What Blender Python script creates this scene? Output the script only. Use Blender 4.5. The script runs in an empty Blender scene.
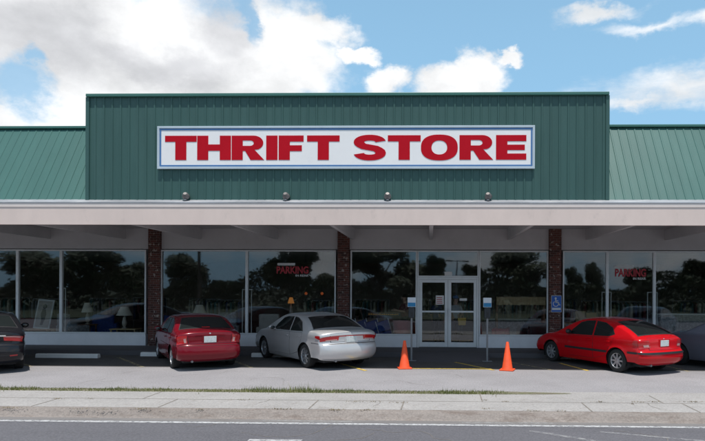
import bpy, bmesh, math, random
from mathutils import Vector, Matrix, geometry
R = math.radians
random.seed(7)
SC = bpy.context.scene
COL = SC.collection

# ------------------------------------------------------------------ camera
FPX, CX, CY = 580.0, 415.8, 288.0
CAM = Vector((0, -19.66, 2.16))
YAW, ROLL = R(1.4), 0.0042
_f = Vector((-math.sin(YAW), math.cos(YAW), 0)); _r = Vector((math.cos(YAW), math.sin(YAW), 0)); _u = Vector((0, 0, 1))
CR = _r * math.cos(ROLL) + _u * math.sin(ROLL)
CU = -_r * math.sin(ROLL) + _u * math.cos(ROLL)
cam = bpy.data.cameras.new('camera'); camo = bpy.data.objects.new('camera', cam); COL.objects.link(camo)
camo.matrix_world = Matrix(((CR.x, CU.x, -_f.x, CAM.x), (CR.y, CU.y, -_f.y, CAM.y), (CR.z, CU.z, -_f.z, CAM.z), (0, 0, 0, 1)))
cam.sensor_width = 36; cam.lens = FPX / 705 * 36
cam.shift_x = (352.5 - CX) / 705; cam.shift_y = (CY - 220.5) / 705
cam.clip_end = 3000; cam.clip_start = 0.1
SC.camera = camo

def at(px, py, Y=None, Z=None):
    d = _f * FPX + CR * (px - CX) + CU * (CY - py)
    t = (Y - CAM.y) / d.y if Y is not None else (Z - CAM.z) / d.z
    return CAM + d * t
def wx(px, Y=0.0): return at(px, 288, Y=Y).x
def wz(py, Y=0.0, px=415): return at(px, py, Y=Y).z

# ------------------------------------------------------------------ materials
def mat(name, col, rough=0.7, metal=0.0, var=0.12, scale=4.0, bump=0.0, bscale=None, spec=0.5, coat=0.0, col2=None,
        spots=None, grain=None, stretch=(1, 1, 1), emit=None, estr=0):
    m = bpy.data.materials.new(name); m.use_nodes = True
    nt = m.node_tree; N = nt.nodes; Lk = nt.links
    b = N['Principled BSDF']
    b.inputs['Roughness'].default_value = rough; b.inputs['Metallic'].default_value = metal
    b.inputs['Specular IOR Level'].default_value = spec; b.inputs['Coat Weight'].default_value = coat
    b.inputs['Coat Roughness'].default_value = 0.05
    tc = N.new('ShaderNodeTexCoord'); mp = N.new('ShaderNodeMapping'); mp.inputs['Scale'].default_value = stretch
    Lk.new(tc.outputs['Object'], mp.inputs['Vector'])
    n = N.new('ShaderNodeTexNoise'); n.inputs['Scale'].default_value = scale; n.inputs['Detail'].default_value = 6; n.inputs['Roughness'].default_value = 0.65
    Lk.new(mp.outputs[0], n.inputs['Vector'])
    r = N.new('ShaderNodeValToRGB'); e = r.color_ramp.elements
    c2 = col2 or [min(1, c * (1 + var)) for c in col]
    c1 = [c * (1 - var) for c in col] if not col2 else col
    e[0].position = 0.3; e[1].position = 0.7
    e[0].color = (*c1, 1); e[1].color = (*c2, 1)
    Lk.new(n.outputs['Fac'], r.inputs['Fac'])
    out = r.outputs['Color']
    if spots:
        sc, lo, hi, scol, amt = spots
        n2 = N.new('ShaderNodeTexNoise'); n2.inputs['Scale'].default_value = sc; n2.inputs['Detail'].default_value = 8; n2.inputs['Roughness'].default_value = 0.7
        Lk.new(mp.outputs[0], n2.inputs['Vector'])
        mr = N.new('ShaderNodeMapRange'); mr.inputs['From Min'].default_value = lo; mr.inputs['From Max'].default_value = hi; mr.inputs['To Max'].default_value = amt
        Lk.new(n2.outputs['Fac'], mr.inputs['Value'])
        mx = N.new('ShaderNodeMix'); mx.data_type = 'RGBA'
        Lk.new(mr.outputs[0], mx.inputs['Factor']); Lk.new(out, mx.inputs[6]); mx.inputs[7].default_value = (*scol, 1)
        out = mx.outputs[2]
    if grain:
        gs_, ga = grain
        n4 = N.new('ShaderNodeTexNoise'); n4.inputs['Scale'].default_value = gs_; n4.inputs['Detail'].default_value = 3; n4.inputs['Roughness'].default_value = 0.8
        Lk.new(tc.outputs['Object'], n4.inputs['Vector'])
        m4 = N.new('ShaderNodeMapRange'); m4.inputs['From Min'].default_value = 0.3; m4.inputs['From Max'].default_value = 0.7; m4.inputs['To Min'].default_value = 1 - ga; m4.inputs['To Max'].default_value = 1 + ga
        Lk.new(n4.outputs['Fac'], m4.inputs['Value'])
        v4 = N.new('ShaderNodeVectorMath'); v4.operation = 'SCALE'; Lk.new(out, v4.inputs[0]); Lk.new(m4.outputs[0], v4.inputs['Scale']); out = v4.outputs[0]
    Lk.new(out, b.inputs['Base Color'])
    if bump:
        n3 = N.new('ShaderNodeTexNoise'); n3.inputs['Scale'].default_value = bscale or scale * 8; n3.inputs['Detail'].default_value = 4
        Lk.new(mp.outputs[0], n3.inputs['Vector'])
        bp = N.new('ShaderNodeBump'); bp.inputs['Strength'].default_value = bump; bp.inputs['Distance'].default_value = 0.02
        Lk.new(n3.outputs['Fac'], bp.inputs['Height']); Lk.new(bp.outputs[0], b.inputs['Normal'])
    if emit:
        b.inputs['Emission Color'].default_value = (*emit, 1); b.inputs['Emission Strength'].default_value = estr
    return m

def brick_mat():
    m = mat('brick', (0.2, 0.07, 0.05), 0.9)
    nt = m.node_tree; N = nt.nodes; Lk = nt.links
    b = N['Principled BSDF']
    tc = N.new('ShaderNodeTexCoord'); sp = N.new('ShaderNodeSeparateXYZ'); cb = N.new('ShaderNodeCombineXYZ'); ad = N.new('ShaderNodeMath'); ad.operation = 'ADD'
    Lk.new(tc.outputs['Object'], sp.inputs[0]); Lk.new(sp.outputs['X'], ad.inputs[0]); Lk.new(sp.outputs['Y'], ad.inputs[1])
    Lk.new(ad.outputs[0], cb.inputs['X']); Lk.new(sp.outputs['Z'], cb.inputs['Y'])
    bt = N.new('ShaderNodeTexBrick'); bt.inputs['Scale'].default_value = 1; bt.inputs['Brick Width'].default_value = 0.21; bt.inputs['Row Height'].default_value = 0.075
    bt.inputs['Mortar Size'].default_value = 0.006; bt.inputs['Color1'].default_value = (0.14, 0.045, 0.033, 1); bt.inputs['Color2'].default_value = (0.055, 0.022, 0.018, 1)
    bt.inputs['Mortar'].default_value = (0.17, 0.13, 0.12, 1); bt.inputs['Bias'].default_value = 0.0
    Lk.new(cb.outputs[0], bt.inputs['Vector'])
    # a few pale worn bricks
    vo = N.new('ShaderNodeTexNoise'); vo.inputs['Scale'].default_value = 9; vo.inputs['Detail'].default_value = 3
    Lk.new(tc.outputs['Object'], vo.inputs['Vector'])
    mr = N.new('ShaderNodeMapRange'); mr.inputs['From Min'].default_value = 0.62; mr.inputs['From Max'].default_value = 0.68; mr.inputs['To Max'].default_value = 0.7
    Lk.new(vo.outputs['Fac'], mr.inputs['Value'])
    mx = N.new('ShaderNodeMix'); mx.data_type = 'RGBA'; Lk.new(mr.outputs[0], mx.inputs['Factor']); Lk.new(bt.outputs['Color'], mx.inputs[6]); mx.inputs[7].default_value = (0.42, 0.36, 0.32, 1)
    Lk.new(mx.outputs[2], b.inputs['Base Color'])
    bp = N.new('ShaderNodeBump'); bp.inputs['Strength'].default_value = 0.6; bp.inputs['Distance'].default_value = 0.01; bp.invert = True
    Lk.new(bt.outputs['Fac'], bp.inputs['Height']); Lk.new(bp.outputs[0], b.inputs['Normal'])
    return m

def glass_mat(name='shop_glass', f0=0.06, tint=(0.90, 0.92, 0.92)):
    m = bpy.data.materials.new(name); m.use_nodes = True
    nt = m.node_tree; N = nt.nodes; Lk = nt.links
    N.remove(N['Principled BSDF']); out = N['Material Output']
    tr = N.new('ShaderNodeBsdfTransparent'); tr.inputs[0].default_value = (*tint, 1)
    gl = N.new('ShaderNodeBsdfAnisotropic') if False else N.new('ShaderNodeBsdfGlossy'); gl.inputs['Roughness'].default_value = 0.022
    gl.inputs['Color'].default_value = (0.95, 0.97, 1.0, 1)
    lw = N.new('ShaderNodeLayerWeight'); lw.inputs['Blend'].default_value = 0.5
    pw = N.new('ShaderNodeMath'); pw.operation = 'POWER'; pw.inputs[1].default_value = 5; Lk.new(lw.outputs['Facing'], pw.inputs[0])
    ma = N.new('ShaderNodeMath'); ma.operation = 'MULTIPLY_ADD'; ma.inputs[1].default_value = 1 - f0; ma.inputs[2].default_value = f0
    Lk.new(pw.outputs[0], ma.inputs[0])
    mx = N.new('ShaderNodeMixShader'); Lk.new(ma.outputs[0], mx.inputs[0]); Lk.new(tr.outputs[0], mx.inputs[1]); Lk.new(gl.outputs[0], mx.inputs[2])
    # very slight waviness so that mirrored trees are not ruler-straight
    tc = N.new('ShaderNodeTexCoord'); n = N.new('ShaderNodeTexNoise'); n.inputs['Scale'].default_value = 0.9; n.inputs['Detail'].default_value = 1
    Lk.new(tc.outputs['Object'], n.inputs['Vector'])
    bp = N.new('ShaderNodeBump'); bp.inputs['Strength'].default_value = 0.05; bp.inputs['Distance'].default_value = 0.05
    Lk.new(n.outputs['Fac'], bp.inputs['Height']); Lk.new(bp.outputs[0], gl.inputs['Normal'])
    Lk.new(mx.outputs[0], out.inputs[0])
    return m

M = {}
M['green_wall'] = mat('green_ribbed_metal', (0.040, 0.100, 0.090), 0.5, 0.0, 0.10, 0.8, spec=0.4, stretch=(1.6, 1, 0.22), spots=(1.4, 0.48, 0.75, (0.062, 0.135, 0.122), 0.5))
M['green_roof'] = mat('green_roof_metal', (0.044, 0.124, 0.110), 0.5, 0.0, 0.10, 0.9, spec=0.35, stretch=(1.6, 0.4, 0.4), spots=(1.2, 0.48, 0.78, (0.065, 0.15, 0.135), 0.5))
M['green_trim'] = mat('green_trim_metal', (0.05, 0.16, 0.13), 0.4, 0.0, 0.06, 2.0)
M['gutter'] = mat('galvanised_metal', (0.34, 0.35, 0.38), 0.45, 0.3, 0.25, 1.3, spots=(2.5, 0.5, 0.75, (0.62, 0.61, 0.62), 0.8), stretch=(0.5, 1, 3))
M['fascia'] = mat('fascia_paint', (0.72, 0.585, 0.53), 0.7, 0, 0.05, 1.1, spots=(3.0, 0.58, 0.85, (0.42, 0.36, 0.33), 0.5), stretch=(1.6, 1, 0.8))
M['fascia_trim'] = mat('fascia_trim_paint', (0.72, 0.63, 0.59), 0.65, 0, 0.05, 1.5)
M['soffit'] = mat('soffit_paint', (0.48, 0.46, 0.465), 0.85, 0, 0.07, 1.2, spots=(0.9, 0.55, 0.8, (0.33, 0.31, 0.29), 0.5))
M['wall_paint'] = mat('wall_paint', (0.54, 0.515, 0.53), 0.85, 0, 0.06, 1.0, spots=(1.5, 0.55, 0.8, (0.36, 0.34, 0.32), 0.4))
M['beam'] = mat('beam_paint', (0.56, 0.54, 0.55), 0.8, 0, 0.06, 2.0)
M['alu'] = mat('aluminium_frame', (0.74, 0.75, 0.77), 0.4, 0.1, 0.06, 3.0)
M['kick'] = mat('kick_panel', (0.80, 0.80, 0.84), 0.6, 0, 0.06, 1.3, spots=(3.0, 0.56, 0.8, (0.6, 0.6, 0.62), 0.5))
M['brick'] = brick_mat()
M['glass'] = glass_mat()
M['dark'] = mat('black_rubber', (0.012, 0.012, 0.013), 0.8, 0, 0.2, 5)
M['black_plastic'] = mat('black_plastic', (0.018, 0.018, 0.02), 0.5, 0, 0.2, 8)
M['sign_white'] = mat('sign_face', (0.88, 0.86, 0.855), 0.6, 0, 0.03, 1.5, spots=(3, 0.55, 0.85, (0.62, 0.62, 0.64), 0.4))
M['sign_red'] = mat('sign_red', (0.50, 0.008, 0.020), 0.8, 0, 0.06, 2, spec=0.08)
M['sign_blue'] = mat('sign_blue_line', (0.07, 0.19, 0.42), 0.5, 0, 0.05, 2)
M['sign_frame'] = mat('sign_pale_frame', (0.50, 0.58, 0.64), 0.45, 0.0, 0.06, 2)
M['white'] = mat('white_paint', (0.74, 0.74, 0.73), 0.6, 0, 0.05, 3)
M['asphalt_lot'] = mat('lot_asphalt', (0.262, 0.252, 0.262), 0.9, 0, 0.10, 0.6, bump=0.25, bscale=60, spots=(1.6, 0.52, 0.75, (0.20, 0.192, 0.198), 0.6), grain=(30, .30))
M['stall'] = mat('asphalt_shade_darkened', (0.085, 0.078, 0.074), 0.92, 0, 0.18, 0.8, bump=0.3, bscale=60, spots=(1.8, 0.52, 0.72, (0.05, 0.045, 0.043), 0.7), grain=(30, .30))  # lot asphalt with the canopy's shade put into its base colour
M['road'] = mat('road_asphalt', (0.100, 0.098, 0.110), 0.85, 0, 0.07, 0.35, bump=0.25, bscale=70, stretch=(0.25, 1, 1), spots=(1.1, 0.5, 0.8, (0.070, 0.068, 0.076), 0.6), grain=(30, .30))
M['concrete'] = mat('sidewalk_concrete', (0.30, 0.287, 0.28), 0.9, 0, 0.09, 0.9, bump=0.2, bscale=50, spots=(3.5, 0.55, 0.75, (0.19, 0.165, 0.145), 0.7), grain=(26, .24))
M['kerb'] = mat('kerb_concrete', (0.215, 0.188, 0.172), 0.9, 0, 0.14, 1.2, bump=0.3, bscale=40, spots=(3.5, 0.48, 0.66, (0.13, 0.10, 0.085), 0.75), stretch=(0.5, 1, 2), grain=(26, .24))
M['gutter_pan'] = mat('gutter_pan_concrete', (0.165, 0.155, 0.152), 0.9, 0, 0.12, 1.5, bump=0.2, bscale=40, spots=(3, 0.5, 0.7, (0.10, 0.09, 0.085), 0.6), stretch=(0.4, 1, 1))
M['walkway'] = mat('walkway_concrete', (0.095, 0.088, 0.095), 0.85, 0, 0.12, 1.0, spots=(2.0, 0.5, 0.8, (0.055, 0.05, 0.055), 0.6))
M['joint'] = mat('joint_dirt', (0.18, 0.16, 0.14), 0.95, 0, 0.3, 6)
def worn(name, col, lo, hi, base_alpha=1.0):
    m = mat(name, col, 0.8, 0, 0.08, 3)
    nt = m.node_tree; N = nt.nodes; Lk = nt.links; b = N['Principled BSDF']
    tc = N.new('ShaderNodeTexCoord'); n = N.new('ShaderNodeTexNoise'); n.inputs['Scale'].default_value = 14; n.inputs['Detail'].default_value = 8; n.inputs['Roughness'].default_value = 0.75
    Lk.new(tc.outputs['Object'], n.inputs['Vector'])
    mr = N.new('ShaderNodeMapRange'); mr.inputs['From Min'].default_value = lo; mr.inputs['From Max'].default_value = hi; mr.inputs['To Max'].default_value = base_alpha
    Lk.new(n.outputs['Fac'], mr.inputs['Value']); Lk.new(mr.outputs[0], b.inputs['Alpha'])
    return m
M['line_white'] = worn('road_line_white', (0.46, 0.46, 0.47), 0.32, 0.56, .9)
M['line_faint'] = worn('road_line_worn', (0.5, 0.5, 0.5), 0.42, 0.66, 0.5)
M['line_yellow'] = worn('stall_line_yellow', (0.62, 0.43, 0.08), 0.36, 0.5)
M['line_oldyellow'] = worn('stall_line_worn', (0.50, 0.42, 0.25), 0.42, 0.6, 0.75)
M['grass'] = mat('grass_blades', (0.10, 0.13, 0.035), 0.8, 0, 0.0, 1.5, col2=(0.19, 0.19, 0.06))
M['soil'] = mat('verge_soil', (0.17, 0.15, 0.11), 0.95, 0, 0.3, 3, spots=(6, 0.45, 0.65, (0.07, 0.10, 0.03), 0.7))
M['turf'] = mat('turf', (0.035, 0.045, 0.02), 0.95, 0, 0.3, 0.7)
M['weed'] = mat('dry_weed', (0.13, 0.10, 0.05), 0.9, 0, 0.3, 6)
M['leaf_a'] = mat('leaf_dark', (0.05, 0.07, 0.035), 0.7, 0, 0.4, 0.8)
M['leaf_b'] = mat('leaf_mid', (0.085, 0.11, 0.055), 0.7, 0, 0.4, 0.8)
M['bark'] = mat('bark', (0.12, 0.09, 0.065), 0.9, 0, 0.3, 6, bump=0.5)
M['cone'] = mat('cone_orange', (0.80, 0.085, 0.018), 0.6, 0, 0.10, 5, spots=(7, 0.52, 0.72, (0.36, 0.06, 0.03), 0.55))
M['tyre'] = mat('tyre', (0.018, 0.018, 0.018), 0.85, 0, 0.2, 6)
M['alloy'] = mat('alloy', (0.55, 0.56, 0.58), 0.3, 0.75, 0.06, 5)
M['chrome'] = mat('chrome', (0.75, 0.76, 0.78), 0.12, 0.9, 0.02, 5)
M['carglass'] = mat('car_glass', (0.012, 0.016, 0.016), 0.03, 0, 0.1, 2, spec=0.7)
M['plate'] = mat('plate', (0.62, 0.66, 0.66), 0.4, 0, 0.04, 9, spots=(22, 0.52, 0.62, (0.18, 0.30, 0.27), 0.55), stretch=(1, 1, 1.4))
M['tail'] = mat('tail_lens', (0.42, 0.012, 0.015), 0.12, 0, 0.15, 9, coat=0.6)
M['tail_clear'] = mat('reverse_lens', (0.50, 0.30, 0.28), 0.12, 0, 0.08, 9, coat=0.6)
M['steel'] = mat('grey_steel', (0.24, 0.24, 0.25), 0.5, 0.4, 0.1, 5)
M['hood_grey'] = mat('lamp_housing', (0.17, 0.155, 0.15), 0.5, 0.2, 0.15, 9)
M['lens'] = mat('flood_lens', (0.10, 0.10, 0.10), 0.1, 0, 0.03, 5)
def paint(name, col, metal=0.0, rough=0.28):
    return mat(name, col, rough, metal, 0.03, 1.0, coat=.35, spec=.25, spots=(1.5, 0.55, 0.85, tuple(c * 0.8 + 0.008 for c in col), 0.25))

# ------------------------------------------------------------------ mesh builder
class MB:
    def __init__(s): s.v = []; s.f = []; s.m = []
    def add(s, vs, fs, mi=0):
        o = len(s.v); s.v += [tuple(v) for v in vs]
        for f in fs: s.f.append([o + i for i in f]); s.m.append(mi)
        return s
    def box(s, x0, x1, y0, y1, z0, z1, mi=0):
        vs = [(x0, y0, z0), (x1, y0, z0), (x1, y1, z0), (x0, y1, z0), (x0, y0, z1), (x1, y0, z1), (x1, y1, z1), (x0, y1, z1)]
        return s.add(vs, [(0, 3, 2, 1), (4, 5, 6, 7), (0, 1, 5, 4), (1, 2, 6, 5), (2, 3, 7, 6), (3, 0, 4, 7)], mi)
    def rbox(s, c, size, rot=None, mi=0):
        hx, hy, hz = [a / 2 for a in size]
        vs = [Vector(p) for p in [(-hx, -hy, -hz), (hx, -hy, -hz), (hx, hy, -hz), (-hx, hy, -hz), (-hx, -hy, hz), (hx, -hy, hz), (hx, hy, hz), (-hx, hy, hz)]]
        if rot is not None: vs = [rot @ v for v in vs]
        vs = [v + Vector(c) for v in vs]
        return s.add(vs, [(0, 3, 2, 1), (4, 5, 6, 7), (0, 1, 5, 4), (1, 2, 6, 5), (2, 3, 7, 6), (3, 0, 4, 7)], mi)
    def cyl(s, p0, p1, r0, r1=None, n=12, mi=0, caps=True):
        p0 = Vector(p0); p1 = Vector(p1); r1 = r0 if r1 is None else r1
        d = (p1 - p0).normalized(); a = d.orthogonal().normalized(); b = d.cross(a)
        vs = []
        for p, r in ((p0, r0), (p1, r1)):
            for k in range(n):
                t = 2 * math.pi * k / n; vs.append(p + (a * math.cos(t) + b * math.sin(t)) * r)
        fs = [(k, (k + 1) % n, n + (k + 1) % n, n + k) for k in range(n)]
        if caps: fs += [tuple(range(n))[::-1], tuple(range(n, 2 * n))]
        return s.add(vs, fs, mi)
    def lathe(s, prof, o=(0, 0, 0), ax='z', n=24, mi=0):
        vs = []; o = Vector(o)
        for r, h in prof:
            for k in range(n):
                t = 2 * math.pi * k / n; c, q = r * math.cos(t), r * math.sin(t)
                vs.append(o + Vector({'z': (c, q, h), 'x': (h, c, q), 'y': (c, h, q)}[ax]))
        fs = []
        for i in range(len(prof) - 1):
            for k in range(n):
                k2 = (k + 1) % n
                f = (i * n + k, i * n + k2, (i + 1) * n + k2, (i + 1) * n + k)
                fs.append(f if ax != 'y' else f[::-1])
        return s.add(vs, fs, mi)
    def ball(s, c, r, n=12, mi=0, sc=(1, 1, 1)):
        vs = []; m = n // 2
        for i in range(m + 1):
            ph = math.pi * i / m
            for k in range(n):
                t = 2 * math.pi * k / n
                vs.append((c[0] + r * sc[0] * math.sin(ph) * math.cos(t), c[1] + r * sc[1] * math.sin(ph) * math.sin(t), c[2] + r * sc[2] * math.cos(ph)))
        fs = [(i * n + k, (i + 1) * n + k, (i + 1) * n + (k + 1) % n, i * n + (k + 1) % n) for i in range(m) for k in range(n)]
        return s.add(vs, fs, mi)
    def tube(s, pts, r, n=8, mi=0):
        for a, b in zip(pts[:-1], pts[1:]): s.cyl(a, b, r, r, n, mi)
        return s
    def prism(s, poly, y0, y1, mi=0):          # polygon in x,z extruded along y (poly counter-clockwise seen from -y)
        n = len(poly)
        vs = [(x, y0, z) for x, z in poly] + [(x, y1, z) for x, z in poly]
        fs = [tuple(range(n)), tuple(range(2 * n - 1, n - 1, -1))] + [((i + 1) % n, i, n + i, n + (i + 1) % n) for i in range(n)]
        return s.add(vs, fs, mi)
    def sheet(s, pts, z, mi=0):
        return s.add([(x, y, z) for x, y in pts], [tuple(range(len(pts)))], mi)
    def mesh(s, name, mats, smooth=False, fix=False):
        me = bpy.data.meshes.new(name); me.from_pydata(s.v, [], s.f); me.update()
        for m in (mats if isinstance(mats, (list, tuple)) else [mats]): me.materials.append(m)
        for p, mi in zip(me.polygons, s.m): p.material_index = mi
        if fix:
            bm = bmesh.new(); bm.from_mesh(me); bmesh.ops.remove_doubles(bm, verts=bm.verts, dist=1e-5)
            bmesh.ops.recalc_face_normals(bm, faces=bm.faces); bm.to_mesh(me); bm.free()
        if smooth:
            for p in me.polygons: p.use_smooth = True
            if isinstance(smooth, (int, float)) and smooth is not True: me.set_sharp_from_angle(angle=R(smooth))
        return me
    def build(s, name, mats, parent=None, smooth=False, bevel=0.0, label=None, fix=False):
        o = bpy.data.objects.new(name, s.mesh(name, mats, smooth, fix)); COL.objects.link(o)
        if parent is not None: o.parent = parent
        if bevel:
            b = o.modifiers.new('bevel', 'BEVEL'); b.width = bevel; b.segments = 2; b.limit_method = 'ANGLE'
        if label: o['label'] = label
        return o

def thing(name, label, cat, loc=(0, 0, 0), rz=0.0, group=None, sc=1.0):
    o = bpy.data.objects.new(name, None); COL.objects.link(o)
    o.location = loc; o.rotation_euler = (0, 0, rz); o.scale = (sc,) * 3; o.empty_display_size = 0.2
    o['label'] = label; o['category'] = cat
    if group: o['group'] = group
    return o
def empty(name, parent, loc=(0, 0, 0)):
    o = bpy.data.objects.new(name, None); COL.objects.link(o); o.parent = parent; o.location = loc; o.empty_display_size = 0.1
    return o
def tag(o, label, cat, group=None, kind=None):
    o['label'] = label; o['category'] = cat
    if group: o['group'] = group
    if kind: o['kind'] = kind
    return o
def struct(name, mb, m, label=None, smooth=False):
    o = mb.build(name, m, None, smooth); o['kind'] = 'structure'
    o['label'] = label or name.replace('_', ' '); o['category'] = name.replace('_', ' ')
    return o
def copy_tree(o, parent=None):
    c = o.copy(); COL.objects.link(c)
    if parent is not None: c.parent = parent
    for ch in list(o.children): copy_tree(ch, c)
    return c

# ------------------------------------------------------------------ light, sky
SUN_EL, SUN_AZ = R(76), R(172)          # azimuth from +Y clockwise: the sun stands behind the camera, a little to the right
sd = Vector((math.sin(SUN_AZ) * math.cos(SUN_EL), math.cos(SUN_AZ) * math.cos(SUN_EL), math.sin(SUN_EL)))
sl = bpy.data.lights.new('sun', 'SUN'); sl.energy = 4.6; sl.angle = R(0.53); sl.color = (1.0, 0.96, 0.90)
so = bpy.data.objects.new('sun', sl); COL.objects.link(so); so.rotation_euler = sd.to_track_quat('Z', 'Y').to_euler()
so.location = (0, -10, 40)

def world():
    w = bpy.data.worlds.new('World'); SC.world = w; w.use_nodes = True
    nt = w.node_tree; N = nt.nodes; Lk = nt.links
    bg = N['Background']
    def m(op, a, b=None, c=None):
        n = N.new('ShaderNodeMath'); n.operation = op
        for i, v in enumerate((a, b, c)):
            if v is None: continue
            if isinstance(v, (int, float)): n.inputs[i].default_value = v
            else: Lk.new(v, n.inputs[i])
        return n.outputs[0]
    def ramp(v, lo, hi, t0=0.0, t1=1.0):
        n = N.new('ShaderNodeMapRange'); n.interpolation_type = 'SMOOTHSTEP'
        n.inputs['From Min'].default_value = lo; n.inputs['From Max'].default_value = hi; n.inputs['To Min'].default_value = t0; n.inputs['To Max'].default_value = t1
        Lk.new(v, n.inputs['Value']); return n.outputs[0]
    sky = N.new('ShaderNodeTexSky'); sky.sky_type = 'NISHITA'; sky.sun_disc = False
    sky.sun_elevation = SUN_EL; sky.sun_rotation = SUN_AZ; sky.air_density = 1.0; sky.dust_density = 0.6; sky.ozone_density = 1.5
    tc = N.new('ShaderNodeTexCoord'); V = tc.outputs['Generated']
    def noise(scale, detail, rough, seed=0.0, aniso=(1, 1, 1)):
        mp = N.new('ShaderNodeMapping'); mp.inputs['Location'].default_value = (seed, seed * 0.7, -seed); mp.inputs['Scale'].default_value = aniso
        Lk.new(V, mp.inputs['Vector'])
        n = N.new('ShaderNodeTexNoise'); n.inputs['Scale'].default_value = scale; n.inputs['Detail'].default_value = detail; n.inputs['Roughness'].default_value = rough
        Lk.new(mp.outputs[0], n.inputs['Vector']); return n.outputs['Fac']
    sp = N.new('ShaderNodeSeparateXYZ'); Lk.new(V, sp.inputs[0])
    az = m('ARCTAN2', sp.outputs['X'], sp.outputs['Y']); el = m('ARCSINE', sp.outputs['Z'])
    # break up the outlines
    w1 = m('SUBTRACT', noise(7, 8, 0.62, 1.3, (1, 1, 1.4)), 0.5); w2 = m('SUBTRACT', noise(7, 8, 0.62, 5.1, (1, 1, 1.4)), 0.5)
    azd = m('MULTIPLY_ADD', w1, 0.16, az); eld = m('MULTIPLY_ADD', w2, 0.13, el)
    def blob(px, py, rx, ry):
        u, v = (px - 430) / 580, (288 - py) / 580
        a0 = math.atan(u); e0 = math.atan(v / math.hypot(1, u)); ra = rx / 580 / (1 + u * u); re = ry / 580 / math.hypot(1, u)
        dx = m('MULTIPLY', m('SUBTRACT', azd, a0), 1 / ra); dy = m('MULTIPLY', m('SUBTRACT', eld, e0), 1 / re)
        return m('SUBTRACT', 1.0, m('SQRT', m('ADD', m('MULTIPLY', dx, dx), m('MULTIPLY', dy, dy))))
    def union(bs):
        x = bs[0]
        for b in bs[1:]: x = m('MAXIMUM', x, b)
        return x
    solid = union([blob(*b) for b in CLOUDS])
    hole = union([blob(*b) for b in HOLES])
    fine = m('SUBTRACT', noise(16, 10, 0.62, 2.2, (1, 1, 1.3)), 0.5)
    s1 = m('MULTIPLY_ADD', fine, 0.8, solid)
    dens = m('MULTIPLY', ramp(s1, -0.22, 0.42), 0.96)
    hm = ramp(m('MULTIPLY_ADD', fine, 0.9, hole), -0.15, 0.65)
    dens = m('MULTIPLY', dens, m('SUBTRACT', 1.0, m('MULTIPLY', hm, 0.85)))
    wis = union([blob(*b) for b in WISPS])
    wn = noise(5, 10, 0.62, 7.7, (1, 1, 4.5))
    wd = m('MULTIPLY', ramp(m('MULTIPLY_ADD', m('SUBTRACT', wn, 0.5), 1.7, wis), 0.0, 1.05), 0.86)
    # general broken cloud over the rest of the sky (overhead and behind)
    gn = ramp(noise(2.6, 8, 0.6, 3.9, (1, 1, 1.6)), 0.47, 0.62)
    out = m('MAXIMUM', ramp(m('ABSOLUTE', az), 0.75, 0.95), ramp(el, 0.52, 0.68))
    gd = m('MULTIPLY', m('MULTIPLY', gn, out), 0.9)
    tot = m('MAXIMUM', m('MAXIMUM', dens, wd), gd)
    tot = m('MULTIPLY', tot, ramp(el, -0.02, 0.03))
    # brightness of the clouds: sunlit tops, greyer thick bases
    grey = union([blob(*b) for b in GREYS])
    gs = m('MULTIPLY', ramp(m('MULTIPLY_ADD', fine, 0.7, grey), -0.2, 0.75), m('SUBTRACT', 1.0, ramp(blob(140, 22, 46, 34), -0.1, 0.7)))
    puff = ramp(noise(6, 9, 0.58, 9.1, (1, 1, 1.6)), 0.36, 0.62, 0.86, 1.10)
    val = m('MULTIPLY', puff, m('SUBTRACT', 1.0, m('MULTIPLY', gs, 0.24)))
    cc = N.new('ShaderNodeMix'); cc.data_type = 'RGBA'; cc.inputs[6].default_value = (1.0, 1.0, 1.0, 1); cc.inputs[7].default_value = (0.96, 0.96, 0.985, 1)
    Lk.new(gs, cc.inputs['Factor'])
    vm = N.new('ShaderNodeVectorMath'); vm.operation = 'SCALE'; Lk.new(cc.outputs[2], vm.inputs[0]); Lk.new(m('MULTIPLY', val, CLOUD_V / SKY_S), vm.inputs['Scale'])
    hz = N.new('ShaderNodeMix'); hz.data_type = 'RGBA'; Lk.new(ramp(el, 0.15, 1.0, HAZE_LO, HAZE_HI), hz.inputs['Factor']); Lk.new(sky.outputs[0], hz.inputs[6]); hz.inputs[7].default_value = tuple(c / SKY_S for c in HAZE_C) + (1,)
    mx = N.new('ShaderNodeMix'); mx.data_type = 'RGBA'; Lk.new(tot, mx.inputs['Factor']); Lk.new(hz.outputs[2], mx.inputs[6]); Lk.new(vm.outputs[0], mx.inputs[7])
    Lk.new(mx.outputs[2], bg.inputs['Color']); bg.inputs['Strength'].default_value = SKY_S
SKY_S, CLOUD_V = 0.10, 1.0
HAZE_LO, HAZE_HI, HAZE_C = 0.75, 0.35, (0.37, 0.70, 1.0)
CLOUDS = [(40, 25, 190, 70), (130, 70, 150, 45), (190, 60, 110, 60), (60, 110, 150, 40), (285, 48, 62, 46), (262, 82, 80, 26), (318, 30, 40, 18), (352, 56, 22, 9),
          (380, 84, 26, 15), (440, 86, 34, 18), (474, 76, 28, 18), (509, 58, 20, 8)]
HOLES = [(16, 84, 40, 28), (247, 20, 12, 24), (34, 66, 20, 12), (352, 72, 14, 9)]
WISPS = [(672, 92, 120, 26), (630, 108, 70, 12), (606, 10, 50, 10), (650, 26, 60, 12), (690, 24, 40, 14)]
GREYS = [(40, 35, 170, 52), (150, 62, 110, 24), (222, 20, 40, 40)]
world()
SC.view_settings.view_transform = 'Standard'; SC.view_settings.look = 'None'; SC.view_settings.exposure = 0.0; SC.view_settings.gamma = 1.0
SC.view_settings.use_curve_mapping = False
SC.render.engine = 'CYCLES'
SC.cycles.max_bounces = 10; SC.cycles.transparent_max_bounces = 16; SC.cycles.glossy_bounces = 4; SC.cycles.diffuse_bounces = 4
SC.cycles.use_denoising = True
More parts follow.
